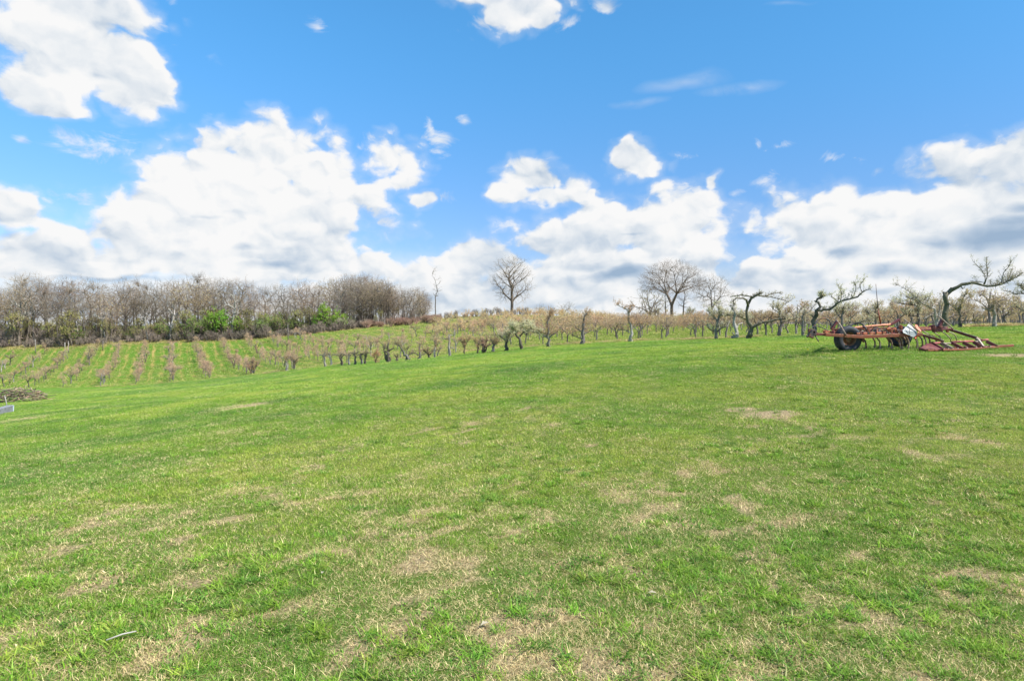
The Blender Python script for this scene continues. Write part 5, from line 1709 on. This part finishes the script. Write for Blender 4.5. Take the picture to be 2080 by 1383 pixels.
# the remotest rows can no longer be told apart: one mass
def far_mass():
    meshes = {}
    V, F, MI = [], [], []
    mats = ['bark_grey', 'twig_brown', 'bud_orange', 'bud_tan']
    rng = random.Random(3)
    lv = [MB(), MB(), MB(), MB()]
    items = [(x, y, s) for _, x, y, s in far_parts]
    for i in range(170):
        y = rng.uniform(118, 170)
        u = rng.uniform(-.02, .98)
        items.append((u * y, y, rng.uniform(.8, 1.1)))
    for i in range(150):
        y = rng.uniform(122, 168)
        items.append((rng.uniform(-.13, .16) * y, y, rng.uniform(.7, .95)))
    for x, y, s in items:
        z = T(x, y)
        b = Vector((x, y, z - .1))
        t = b + Vector((rng.gauss(0, .1), 0, .95 * s))
        lv[0].tube([b, t], [.09, .07], 4, cap=False)
        bm = 2 if rng.random() < .65 else 3
        for _ in range(16):
            e = t + Vector((rng.gauss(0, .75), rng.gauss(0, .75), rng.uniform(.3, 1.9))) * s
            lv[1].tube([t, (t + e) / 2 + Vector((rng.gauss(0, .15), rng.gauss(0, .15), 0)), e], [.03, .02, .01], 3, cap=False)
            for _ in range(9):
                lv[bm].leaf(t.lerp(e, rng.uniform(.35, 1.05)) + Vector((rng.gauss(0, .14), rng.gauss(0, .14), rng.gauss(0, .14))), .085 * rng.uniform(.6, 1.3), rng)
    for i, m in enumerate(lv):
        b = len(V)
        V += m.v
        F += [tuple(b + q for q in f) for f in m.f]
        MI += [i] * len(m.f)
    me = bpy.data.meshes.new('far_orchard')
    me.from_pydata(V, [], F)
    for m in mats:
        me.materials.append(MATS[m])
    me.polygons.foreach_set('material_index', MI)
    o = link('far_orchard', me)
    tag(o, 'mass of distant budding orchard rows merging along the crest', 'orchard', kind='stuff')


far_mass()


def far_wood():
    """hazy brown-grey woodland beyond the orchard, only its tops show"""
    rng = random.Random(12)
    w, tw = MB(), MB()
    for i in range(400):
        y = rng.uniform(215, 330)
        px = rng.uniform(960, 2140)
        x = xz(px, y)
        z = T(x, y)
        h = rng.uniform(1.0, 1.0) * (CAMZ + (655 - np.interp(px, (960, 1150, 1300, 1600, 2140), (640, 641, 644, 646, 644)) + rng.gauss(0, 2.5)) * y / FPX - z)
        b = Vector((x, y, z - .3))
        w.tube([b, b + Vector((0, 0, h * .6))], [.16, .07], 4, cap=False)
        for _ in range(26):
            s = b + Vector((rng.gauss(0, .8), 0, h * rng.uniform(.02, .6)))
            e = s + Vector((rng.gauss(0, 1.7), rng.gauss(0, 1.2), h * rng.uniform(.15, .42)))
            tw.tube([s, (s + e) / 2 + Vector((rng.gauss(0, .3), 0, .1)), e], [.07, .05, .02], 3, cap=False)
    b = len(w.v)
    n0 = len(w.f)
    w.v += tw.v
    w.f += [tuple(b + q for q in f) for f in tw.f]
    me = bpy.data.meshes.new('far_wood')
    me.from_pydata(w.v, [], w.f)
    me.materials.append(MATS['bark_grey'])
    me.materials.append(MATS['twig_purple'])
    me.polygons.foreach_set('material_index', [0] * n0 + [1] * len(tw.f))
    tag(link('far_wood', me), 'faint grey-brown line of distant woodland behind the orchard', 'wood', kind='stuff')


far_wood()

# ------------------------------------------------------------------ field cultivator with its drag harrow
def paint(name, color, rust=.5, rough=.55, rustcol=(.16, .06, .03), scale=14):
    m = bpy.data.materials.new(name)
    m.use_nodes = True
    t = m.node_tree
    N = NT(t)
    b = t.nodes['Principled BSDF']
    tc = t.nodes.new('ShaderNodeTexCoord').outputs['Object']
    n = N.noise(tc, scale, 7, .68)
    n2 = N.noise(tc, scale * .25, 4, .6)
    f = N.m('MULTIPLY', N.step(N.m('ADD', n, N.m('MULTIPLY', N.m('SUBTRACT', n2, .5), .7)), .62 - .25 * rust, .72 - .20 * rust), 1.0)
    base = N.mix(N.step(n2, .35, .65), color, tuple(min(1, c * 1.25 + .02) for c in color))
    c = N.mix(f, base, N.ramp(n, [(.3, tuple(c * .6 for c in rustcol)), (.7, tuple(min(1, c * 1.8) for c in rustcol))]))
    t.links.new(c, b.inputs['Base Color'])
    N.put(b, 'Roughness', N.m('MULTIPLY_ADD', f, .3, rough))
    bn = t.nodes.new('ShaderNodeBump')
    bn.inputs['Strength'].default_value = .35
    bn.inputs['Distance'].default_value = .004
    N.put(bn, 'Height', n)
    t.links.new(bn.outputs[0], b.inputs['Normal'])
    MATS[name] = m


paint('paint_red', (.27, .068, .028), .8, rustcol=(.15, .06, .025))
paint('paint_orange', (.52, .16, .065), .65)
paint('paint_salmon', (.66, .26, .13), .4)
paint('paint_maroon', (.13, .024, .026), .5)
paint('paint_rose', (.38, .085, .08), .5)
paint('steel_rusty', (.30, .23, .17), .55, rustcol=(.17, .09, .05))
paint('steel_dark', (.07, .05, .045), .4)
paint('sheet_metal', (.24, .26, .25), .3, rustcol=(.30, .30, .28), scale=6)
paint('sign_orange', (.95, .13, .03), .04, rough=.5)
paint('rubber', (.022, .024, .030), .3, rough=.7, rustcol=(.06, .055, .045), scale=5)
paint('rim_brown', (.20, .11, .05), .5)
paint('hose_black', (.03, .03, .03), .2)


def cultivator():
    Y0 = 16.0
    org = P(1760, 713, Y0)
    base = Vector((org.x, Y0, T(org.x, Y0)))
    root = link('field_cultivator', None, None, base)
    tag(root, 'rusty red and orange field cultivator with curved tines and drag harrow on the lawn', 'cultivator')
    lift = Vector((0, 0, 0))

    def L(px, py, dy=0.0):
        return P(px, py, Y0 + dy) - base + lift

    def G(px, dy, h=0.0):
        """point h above the turf"""
        x = xz(px, Y0 + dy)
        return Vector((x, Y0 + dy, T(x, Y0 + dy) + h)) - base
    u = Y0 / FPX

    def tube(m, pts, r, sides=8):
        m.tube([L(*p) for p in pts], r if hasattr(r, '__len__') else r, sides)

    # near wheel, axle across the view
    def wheel(c, axis, R, W):
        rim, tyre = MB(), MB()
        rr = R * .52
        rim.lathe([(.001, W * .05), (rr * .28, W * .05), (rr * .30, W * .12), (rr * .42, W * .12), (rr * .45, -W * .10), (rr * .80, -W * .16), (rr * .88, W * .20), (rr * 1.0, W * .36), (rr * 1.04, W * .36), (rr * 1.0, W * .22), (rr * .95, 0), (rr * 1.0, -W * .22), (rr * 1.04, -W * .36), (rr, -W * .36), (rr * .8, -W * .22), (.001, -W * .2)], axis, c, 32)
        prof = [(rr * .98, W * .34), (rr * 1.08, W * .40), (R * .70, W * .50), (R * .84, W * .50), (R * .93, W * .44), (R * .975, W * .36), (R * .955, W * .30), (R * .955, W * .27), (R * .99, W * .26), (R * .995, W * .13), (R * .96, W * .11), (R * .96, W * .05),
                (R, W * .04), (R, -W * .04), (R * .96, -W * .05), (R * .96, -W * .11), (R * .995, -W * .13), (R * .99, -W * .26), (R * .955, -W * .27), (R * .955, -W * .30), (R * .975, -W * .36), (R * .93, -W * .44), (R * .84, -W * .50), (R * .70, -W * .50), (rr * 1.08, -W * .40), (rr * .98, -W * .34)]
        tyre.lathe(prof, axis, c, 40)
        ax = Vector(axis).normalized()
        s1 = ax.cross(Vector((0, 0, 1))).normalized()
        s2 = ax.cross(s1)
        for k in range(5):
            a = 6.283 * k / 5
            q = Vector(c) + (s1 * math.cos(a) + s2 * math.sin(a)) * rr * .35
            rim.tube([q + ax * W * .10, q + ax * W * .19], rr * .05, 6)
        o = rim.obj('wheel', 'rim_brown', root, smooth=False)
        tyre.obj('tyre', 'rubber', o)
    wc = L(1722, 688.5, .10)
    R_ = 25.2 * u
    gz = G(1722, .10).z
    R_ = wc.z - gz + .015
    wheel(wc, (0.04, -1, 0.0), R_, .235)
    c2 = G(1838, .75, .40)
    c2 = Vector((L(1840, 675, .55).x, .55, G(1838, .55).z + .36))
    wheel(c2 + Vector((0, .25, -.02)), (-.85, -1, .30), .29, .19)

    def beam(name, mt, a, b, w, h, parent=root):
        m = MB()
        m.beam(L(*a), L(*b), w, h)
        return m.obj(name, mt, parent, smooth=False)
    # long side rail and hitch
    beam('side_rail', 'paint_red', (1676, 679.5, -.18), (1752, 684.5, -.18), .07, 6.4 * u)
    beam('side_rail', 'paint_red', (1750, 684.0, -.16), (1872, 679.0, -.16), .08, 7.0 * u)
    beam('tongue', 'paint_maroon', (1649, 678.5, -.1), (1680, 679.5, -.1), .07, 5.2 * u)
    m = MB()
    m.lathe([(.03, -.05), (.075, -.05), (.085, -.03), (.085, .03), (.075, .05), (.03, .05)], (0, 1, 0), L(1652, 675, -.1), 18)
    m.beam(L(1643, 679, -.1), L(1652, 683, -.1), .10, .12)
    m.beam(L(1646, 668, -.05), L(1644, 682, -.05), .07, .09)
    m.tube([L(1643, 681, -.1), L(1639, 684, -.1)], .035, 8)
    m.obj('hitch', 'steel_dark', root, smooth=False)
    m = MB()
    m.beam(L(1675, 671, -.05), L(1678, 680, -.05), .10, .075)
    m.beam(L(1680, 673, .1), L(1690, 675, .1), .06, .05)
    m.obj('bracket', 'paint_orange', root, smooth=False)
    # lower rail on the far side and cross members
    beam('cross_beam', 'paint_maroon', (1690, 676, 0), (1712, 670, 1.7), .08, .08)
    beam('cross_beam', 'paint_maroon', (1752, 681, -.1), (1770, 668, 1.8), .08, .08)
    beam('cross_beam', 'paint_maroon', (1812, 680, -.1), (1826, 667, 1.8), .08, .08)
    beam('tool_bar', 'paint_maroon', (1740, 675.5, .55), (1935, 668.0, .55), .07, 3.8 * u)
    beam('tool_bar', 'paint_red', (1700, 668.5, 1.5), (1900, 665.0, 1.5), .07, .06)
    beam('tool_bar', 'paint_orange', (1862, 668.5, .95), (1892, 667.5, .95), .07, 5.0 * u)
    beam('tool_bar', 'paint_rose', (1888, 662.5, 1.2), (1922, 668.0, 1.2), .07, 4.0 * u)
    # salmon rock shaft
    m = MB()
    m.tube([L(1690, 670.6, .25), L(1752, 664.2, .2), L(1800, 660, .15), L(1812, 658.6, .15)], 2.6 * u, 12)
    m.obj('rock_shaft', 'paint_salmon', root)
    for a, w in ((1754, 1), (1790, 1)):
        m = MB()
        c = L(a, 663.8 - (a - 1754) * .1, .19)
        m.lathe([(2.5 * u, -.02), (3.3 * u, -.02), (3.3 * u, .02), (2.5 * u, .02)], (1, -.05, .08), c, 14)
        m.obj('collar', 'steel_dark', root)
    beam('lift_arm', 'paint_maroon', (1688, 669, .15), (1700.5, 652, .15), .07, 5.0 * u)
    beam('lift_arm', 'paint_maroon', (1808, 660, .15), (1827, 649, .15), .07, 4.6 * u)
    m = MB()
    m.tube([L(1700, 651, .1), L(1708, 662, -.1), L(1719, 681, -.24)], .017, 6)
    m.obj('strut', 'steel_rusty', root)
    m = MB()
    m.tube([L(1825, 648, .2), L(1829, 655, .2)], .013, 6)
    m.obj('strut', 'steel_dark', root)
    for k, x in enumerate((1743, 1757, 1771, 1785, 1796)):        # painted clamp plates on the tool bar
        m = MB()
        w = (5.6, 7.4, 8, 9, 6)[k]
        y = 677.8 - k * .55
        m.beam(L(x - w / 2, y, -.08 - .02), L(x + w / 2, y - .15, -.08 - .02), .05, 4.3 * u)
        m.obj('clamp_plate', 'paint_orange' if k != 2 else 'paint_salmon', root, smooth=False)
        m = MB()
        m.beam(L(x + w * .55 + 1, y - 3.2, -.06), L(x + w * .55 + 1, y + 5.4, -.06), .09, .035)
        m.tube([L(x + w * .55 + 1, y - 5.4, -.08), L(x + w * .55 + 1, y - 2, -.08)], .014, 6)
        m.obj('clamp', 'steel_dark', root, smooth=False)
    for k, (x, y) in enumerate(((1809, 672), (1816, 669), (1824, 672), (1829, 664), (1804, 668), (1776, 669), (1763, 671))):
        m = MB()
        m.beam(L(x, y - 4, .05 + .1 * (k % 3)), L(x + 2, y + 5, .05 + .1 * (k % 3)), .06, .05)
        m.beam(L(x - 3, y, .05), L(x + 4, y - 1, .05), .05, .04)
        m.obj('bracket', ('paint_red', 'paint_orange', 'steel_dark')[k % 3], root, smooth=False)
    m = MB()
    m.tube([L(1788, 655, .3), L(1786, 640, .3), L(1782, 612, .3), L(1779, 577, .3)], [.016, .013, .010, .006], 6)
    m.obj('marker_rod', 'steel_dark', root)
    m = MB()
    m.tube([L(1789, 657, .25), L(1786, 642, .25), L(1783, 630, .25)], [.022, .02, .014], 6)
    m.obj('rod_holder', 'paint_red', root)

    def hose(pts, r=.013):
        V_ = [L(*p) for p in pts]
        P2 = []
        for i in range(len(V_) - 1):
            p0, p1, p2, p3 = V_[max(i - 1, 0)], V_[i], V_[i + 1], V_[min(i + 2, len(V_) - 1)]
            for t in (0, .33, .66):
                P2.append(.5 * ((2 * p1) + (p2 - p0) * t + (2 * p0 - 5 * p1 + 4 * p2 - p3) * t * t + (3 * p1 - p0 - 3 * p2 + p3) * t ** 3))
        P2.append(V_[-1])
        m = MB()
        m.tube(P2, r, 7)
        m.obj('hose', 'hose_black', root)
    hose([(1653, 676, 0), (1655, 660, .05), (1661, 650, .1), (1671, 646.5, .1), (1680, 648, .1), (1686, 654, .1), (1688, 662, .1)], .017)
    hose([(1645, 672, .2), (1650, 664, .25), (1662, 662, .3), (1673, 667, .3), (1684, 672, .3)])
    hose([(1708, 667, .4), (1724, 663, .4), (1738, 657, .4), (1748, 657, .3), (1756, 662, .2), (1760, 670, .1)], .02)
    hose([(1629, 640, .4), (1628, 662, .4), (1633, 676, .3), (1645, 677, .1)], .008)
    m = MB()
    m.tube([L(1656, 682, -.1), L(1663, 694, -.2)], .014, 6)
    m.obj('stand_rod', 'steel_dark', root)
    m = MB()
    m.beam(L(1749, 683, .0), L(1755, 695, -.02), .05, .055)
    m.obj('scraper', 'steel_dark', root, smooth=False)

    hose([(1700, 676, .3), (1716, 672, .35), (1733, 673, .3), (1747, 669, .2), (1762, 672, .2), (1778, 668, .2)], .014)
    hose([(1772, 664, .35), (1786, 667, .3), (1798, 674, .2), (1812, 670, .2), (1822, 664, .2)], .012)
    rb = random.Random(6)
    for k in range(16):                                   # loose links, pins and spring clips between the bars
        x = 1742 + k * 5.4 + rb.uniform(-1.5, 1.5)
        y = 673 - (x - 1742) * .04 + rb.uniform(-3, 5)
        m = MB()
        m.beam(L(x, y - 3.5, rb.uniform(.05, .9)), L(x + rb.uniform(-3, 3), y + 3.5, rb.uniform(.05, .9)), .035, .045)
        m.obj('link', ('steel_dark', 'paint_maroon', 'steel_rusty', 'paint_red')[k % 4], root, smooth=False)
    # spring tines
    def tine(px, py, dy, s=1.0, tip=True, mt='steel_rusty', lead=0.0):
        m = MB()
        shape = [(0, 0), (5, 2.2), (9, 7), (11.2, 13), (11.5, 19), (10.2, 24.5), (8.4, 28)]
        pts = [L(px + (a + lead * b / 10) * s, py + b * s, dy) for a, b in shape]
        g = G(px + 9 * s, dy, .01).z
        f = (pts[0].z - g) / max(.05, pts[0].z - pts[-1].z)
        if pts[-1].z < g + .03 or py > 678:
            pts = [Vector((p.x, p.y, pts[0].z - (pts[0].z - p.z) * f)) for p in pts]
        nn = len(pts)
        for i in range(nn - 1):
            pass
        # flat spring bar
        base = len(m.v)
        w, th = .024, .009
        for i, p in enumerate(pts):
            t = (pts[min(i + 1, nn - 1)] - pts[max(i - 1, 0)]).normalized()
            nrm = Vector((0, 1, 0)).cross(t).normalized()
            for a, b in ((-w, -th), (w, -th), (w, th), (-w, th)):
                m.v.append(tuple(p + Vector((0, 1, 0)) * a + nrm * b))
        for i in range(nn - 1):
            a, b = base + 4 * i, base + 4 * (i + 1)
            for q in range(4):
                m.f.append((a + q, a + (q + 1) % 4, b + (q + 1) % 4, b + q))
        o = m.obj('tine', mt, root, smooth=False)
        if tip:
            m = MB()
            e = pts[-1]
            d = (pts[-1] - pts[-2]).normalized()
            a = e - d * .09
            m.plate([a + Vector((.012, -.02, 0)), a + Vector((.012, .02, 0)), e + Vector((0, .05, .0)), e + d * .05, e + Vector((0, -.05, .0))], .012)
            m.obj('shovel', 'steel_dark', o, smooth=False)
    for px, py, dy, s, mt in ((1750, 686, .3, .80, 'steel_dark'), (1768, 684, .8, .82, 'steel_dark'), (1777, 685, 0, .95, 'steel_rusty'), (1797, 684, .7, .8, 'steel_dark'), (1801, 685, .2, .95, 'steel_rusty'), (1809, 680, 1.0, .85, 'steel_rusty'),
                              (1818, 684, .6, .85, 'steel_dark'), (1821, 680, -.05, 1.05, 'steel_rusty'), (1830, 683, .8, .85, 'steel_dark'), (1834, 680, .1, 1.05, 'steel_rusty'), (1854, 683, .7, .85, 'steel_dark'), (1853, 684, .3, .9, 'steel_rusty'),
                              (1871, 680, .6, .9, 'steel_rusty'), (1866, 683, .9, .7, 'steel_dark'), (1880, 681, 1.0, .8, 'steel_dark'), (1893, 681, .9, .8, 'steel_rusty')):
        tine(px, py, dy, s, True, mt)

    def long_tine(pts, mt='steel_rusty'):
        m = MB()
        V_ = [L(*p) for p in pts]
        P2 = []
        for i in range(len(V_) - 1):
            p0, p1, p2, p3 = V_[max(i - 1, 0)], V_[i], V_[i + 1], V_[min(i + 2, len(V_) - 1)]
            for t in (0, .33, .66):
                P2.append(.5 * ((2 * p1) + (p2 - p0) * t + (2 * p0 - 5 * p1 + 4 * p2 - p3) * t * t + (3 * p1 - p0 - 3 * p2 + p3) * t ** 3))
        P2.append(V_[-1])
        m.tube(P2, .015, 5)
        m.obj('tine', mt, root)
    long_tine([(1806, 676, 0), (1816, 683, 0), (1823, 690, 0), (1827, 698, 0), (1829, 709, .1)])
    long_tine([(1824, 677, 0), (1833, 682, 0), (1839, 689, 0), (1841, 696, .1)])
    long_tine([(1892, 670, .7), (1900, 677, .7), (1909, 684, .7), (1913, 692, .8)])
    long_tine([(1906, 669, .8), (1918, 677, .8), (1927, 684, .8), (1931, 690, .9), (1931, 697, 1.0)])
    long_tine([(1925, 674, 1.2), (1935, 677, 1.2), (1941, 683, 1.2), (1943, 692, 1.3)])
    long_tine([(1874, 671, .4), (1882, 677, .4), (1889, 681, .4), (1894, 687, .4)])
    # sheet-metal back of the slow-vehicle emblem with its orange rim
    c = [(1833, 671, -.20), (1846.5, 657, -.05), (1862, 674, -.20), (1862.5, 680, -.22), (1855.5, 685, -.24), (1834.5, 676, -.24)]
    m = MB()
    m.plate([L(*p) for p in c], .012)
    sg = m.obj('sign_plate', 'sheet_metal', root, smooth=False)
    m = MB()
    m.plate([L(1858, 660, -.03), L(1862, 659.5, -.03), (L(1871.5, 673, -.12)), L(1866, 675.5, -.14)], .012)
    m.plate([L(1858, 684, -.18), L(1865.5, 679.5, -.14), L(1866, 682, -.14), L(1859, 688, -.2)], .012)
    m.obj('rim_strip', 'sign_orange', sg, smooth=False)
    m = MB()
    m.tube([L(1846, 662, -.22), L(1848.6, 684, -.26)], .006, 5)
    m.obj('seam', 'steel_dark', sg)
    m = MB()
    m.tube([L(1836, 648, -.1), L(1849, 658, -.15), L(1869, 674, -.25)], .016, 6)
    m.obj('strut', 'steel_rusty', root)
    # rear brackets and draw arms of the harrow
    m = MB()
    m.beam(L(1896, 669, .4), L(1912, 668, .4), .12, 12 * u)
    m.beam(L(1894, 660, .4), L(1897, 670, .4), .10, .07)
    m.obj('bracket', 'paint_maroon', root, smooth=False)
    beam('lift_arm', 'paint_maroon', (1907, 664, .35), (1914.5, 649, .35), .09, 6 * u)
    m = MB()
    m.tube([L(1906, 642, .3), L(1918, 652, .3), L(1936, 668, .25)], .016, 6)
    m.obj('strut', 'steel_rusty', root)
    beam('bracket', 'paint_red', (1922, 664, .8), (1925, 675, .8), .07, .05)
    beam('draw_arm', 'paint_maroon', (1866, 678, .1), (1917, 693.5, -.1), .055, 4.4 * u)
    beam('draw_arm', 'steel_rusty', (1880, 680.2, .02), (1915, 690.8, -.12), .035, 1.8 * u)  # paler strip along the top edge of the lower arm
    beam('draw_arm', 'paint_maroon', (1910, 663.5, .7), (1988, 688.5, .35), .055, 4.6 * u)
    beam('draw_arm', 'steel_rusty', (1938, 670.0, .5), (1984, 684.5, .3), .035, 1.9 * u)  # the upper arm's paler top edge, laid on as a thin strip

    # the harrow lies on the turf
    hr = MB()

    def H(px, dy, h):
        g = G(px, dy)
        return Vector((g.x, g.y, g.z + h))
    hr.plate([H(1870, -.35, .07), H(1884, -.02, .17), H(1897, -.02, .16), H(1915, -.42, .05), H(1884, -.46, .03)], .05)
    hr.beam(H(1868, -.32, .07), H(1900, -.44, .05), .07, .07)
    frame = hr.obj('harrow_frame', 'paint_maroon', root, smooth=False)
    for seg, (a, b) in enumerate(((1891, 1911), (1934, 1977), (1995, 2007))):
        m = MB()
        m.tube([H(a, -.02 + seg * .12, .20 + .02 * seg), H(b, .08 + seg * .13, .20 + .02 * seg)], 2.1 * u, 10)
        m.obj('harrow_pipe', 'paint_rose', root)
    m = MB()
    m.tube([H(1911, .02, .19), H(1934, .1, .19)], 1.5 * u, 8)
    m.tube([H(1977, .2, .20), H(1995, .26, .21)], 1.6 * u, 8)
    m.obj('harrow_pipe', 'steel_rusty', root)
    m = MB()
    m.beam(H(1885, -.50, .045), H(1960, -.16, .04), .05, .045)
    m.beam(H(1960, -.16, .04), H(2030, .24, .04), .05, .045)
    m.beam(H(2012, .22, .05), H(2059, .34, .07), .045, .06)
    m.obj('harrow_bar', 'paint_red', root, smooth=False)
    m = MB()
    m.beam(H(1895, -.1, .06), H(2010, .3, .06), .05, .05)
    m.obj('harrow_bar', 'paint_maroon', root, smooth=False)
    for a, b, da, db in ((1894, 1916, 0, -.42), (1912, 1936, .06, -.26), (1934, 1957, .1, -.18), (1957, 1981, .15, -.06), (1978, 1998, .2, .06), (2004, 2026, .3, .22)):
        m = MB()
        m.beam(H(a, da, .20), H(b, db, .06), .035, .085)
        m.obj('harrow_slat', 'paint_maroon' if a != 1912 else 'steel_rusty', root, smooth=False)
    for k in range(14):
        m = MB()
        a = 1890 + k * 9.5
        g = H(a, -.42 + k * .045, .0)
        m.tube([g + Vector((0, 0, .09)), g + Vector((-.02, 0, -.03))], .013, 5)
        m.obj('spike', 'steel_rusty', root)
    m = MB()
    m.beam(L(1983, 686, .34), H(1998, .1, .06), .05, .09)
    m.lathe([(.01, -.06), (2.8 * u, -.06), (2.8 * u, .06), (.01, .06)], (1, .1, 0), L(1986.5, 689, .3), 12)
    m.obj('bracket', 'steel_rusty', root, smooth=False)


cultivator()


# ------------------------------------------------------------------ brushwood pile, concrete block and small things
def brush_pile():
    h = hit(42, 816)
    x0, y0, z0 = h
    rng = random.Random(8)
    root = link('brushwood_pile', None, None, (x0, y0, z0))
    tag(root, 'heap of sawn branches and brushwood on the lawn at the left edge', 'brush pile')
    k = y0 / FPX
    mats = ['twig_cane', 'bark_brown', 'twig_brown', 'twig_cane', 'bark_dark', 'twig_brown']
    for i in range(299):
        m = MB()
        u = rng.uniform(-1, 1)
        v = rng.uniform(-1, 1)
        hh = max(.05, (1 - u ** 2) ** .5 * (1 - v * v) ** .4) * 34 * k
        c = Vector((u * 50 * k - .2, v * 1.1, rng.random() ** .6 * hh * .9 + .03))
        a = rng.gauss(0, .6) + (math.pi if rng.random() < .5 else 0)
        L_ = rng.uniform(.35, 1.15)
        d = Vector((math.cos(a), math.sin(a) * .8, rng.gauss(0, .28)))
        e1, e2 = c - d * L_ / 2, c + d * L_ / 2
        for e in (e1, e2):
            e.z = max(.02, e.z) + T(x0 + e.x, y0 + e.y) - z0
        r = rng.choice((.012, .018, .025, .04))
        m.tube([e1, (e1 + e2) / 2 + Vector((rng.gauss(0, .06), rng.gauss(0, .06), rng.gauss(0, .05))), e2], [r, r * .85, r * .6], 5)
        m.obj('branch', mats[i % 6], root)


brush_pile()


def wall_block():
    a = hit(-30, 848)
    x1, y1, z1 = a
    b = hit(23, 836)
    root = link('concrete_block', None, None, (b[0], b[1], b[2]))
    tag(root, 'low weathered grey concrete block with a white end face in front of the brushwood pile', 'concrete block')
    k = b[1] / FPX
    m = MB()
    m.beam(Vector((a[0] - b[0], a[1] - b[1], a[2] - b[2] + .06)), Vector((-.09, 0, .14)), .3, 17 * k)
    m.obj('wall', 'concrete', root, smooth=False)
    m = MB()
    m.beam(Vector((-.088, 0, .14)), Vector((.03, .01, .13)), .32, 16.5 * k)
    m.obj('end_slab', 'white_face', root, smooth=False)
    m = MB()
    m.tube([Vector((-.15, -.1, 0)), Vector((-.2, -.1, .55)), Vector((-.28, -.1, .95))], .025, 6)
    m.obj('stake', 'bark_pale', root)


mat('concrete', (.24, .24, .25), scale=5, bump=.4, col2=(.13, .13, .14))
mat('white_face', (.50, .56, .64), scale=4, col2=(.3, .34, .40))
wall_block()


def small_things():
    rng = random.Random(3)
    h = hit(247, 1304)
    m = MB()
    d = Vector((.048, .045, 0))
    m.tube([-d + Vector((0, 0, .030)), Vector((.0, .006, .034)), d + Vector((0, 0, .030))], [.0035, .004, .003], 7)
    tag(m.obj('stick', 'stick_white', None, loc=(h[0], h[1], h[2])), 'short bleached white stick lying in the grass near the bottom left', 'stick')
    for px, py, s, lab in ((1325, 1212, .020, 'curled pale dead leaf lying in the grass at the lower right of centre'), (655, 1170, .014, 'small greyish dead leaf in the grass left of the bare patches'), (985, 1278, .022, 'pale flat dead leaf on the bare patch near the bottom centre')):
        h = hit(px, py)
        m = MB()
        n = 9
        V = []
        for i in range(n):
            t = i / (n - 1)
            w = math.sin(t * math.pi) ** .7 * (.62 + .18 * math.sin(t * 14))
            for q in (-1, -.5, 0, .5, 1):
                V.append((q * w * s, (t - .5) * 2.4 * s, +.022 + s * (.35 * abs(q) ** 1.5 * w + .25 * math.sin(t * 3))))
        m.v = V
        m.f = [(i * 5 + j, i * 5 + j + 1, i * 5 + j + 6, i * 5 + j + 5) for i in range(n - 1) for j in range(4)]
        o = m.obj('dead_leaf', 'leaf_dead', None, loc=(h[0], h[1], h[2]))
        o.rotation_euler = (0, 0, rng.uniform(0, 6))
        tag(o, lab, 'leaf')
    h = hit(1641, 718)
    m = MB()
    m.tube([(0, 0, 0), (0, 0, .09)], .004, 5)
    root = link('dandelion', None, None, (h[0], h[1], h[2]))
    tag(root, 'single yellow dandelion flower in the lawn left of the cultivator wheel', 'flower')
    m.obj('stalk', 'leaf_green', root)
    m = MB()
    m.lathe([(.001, .0), (.02, .004), (.026, .012), (.016, .02), (.001, .022)], (0, 0, 1), (0, 0, .09), 14)
    m.obj('flower_head', 'yellow', root)


mat('stick_white', (.40, .37, .33), scale=20, col2=(.45, .40, .34))
mat('leaf_dead', (.46, .40, .28), scale=30, col2=(.42, .34, .24), transl=.2)
mat('yellow', (.85, .62, .03), scale=20)
small_things()
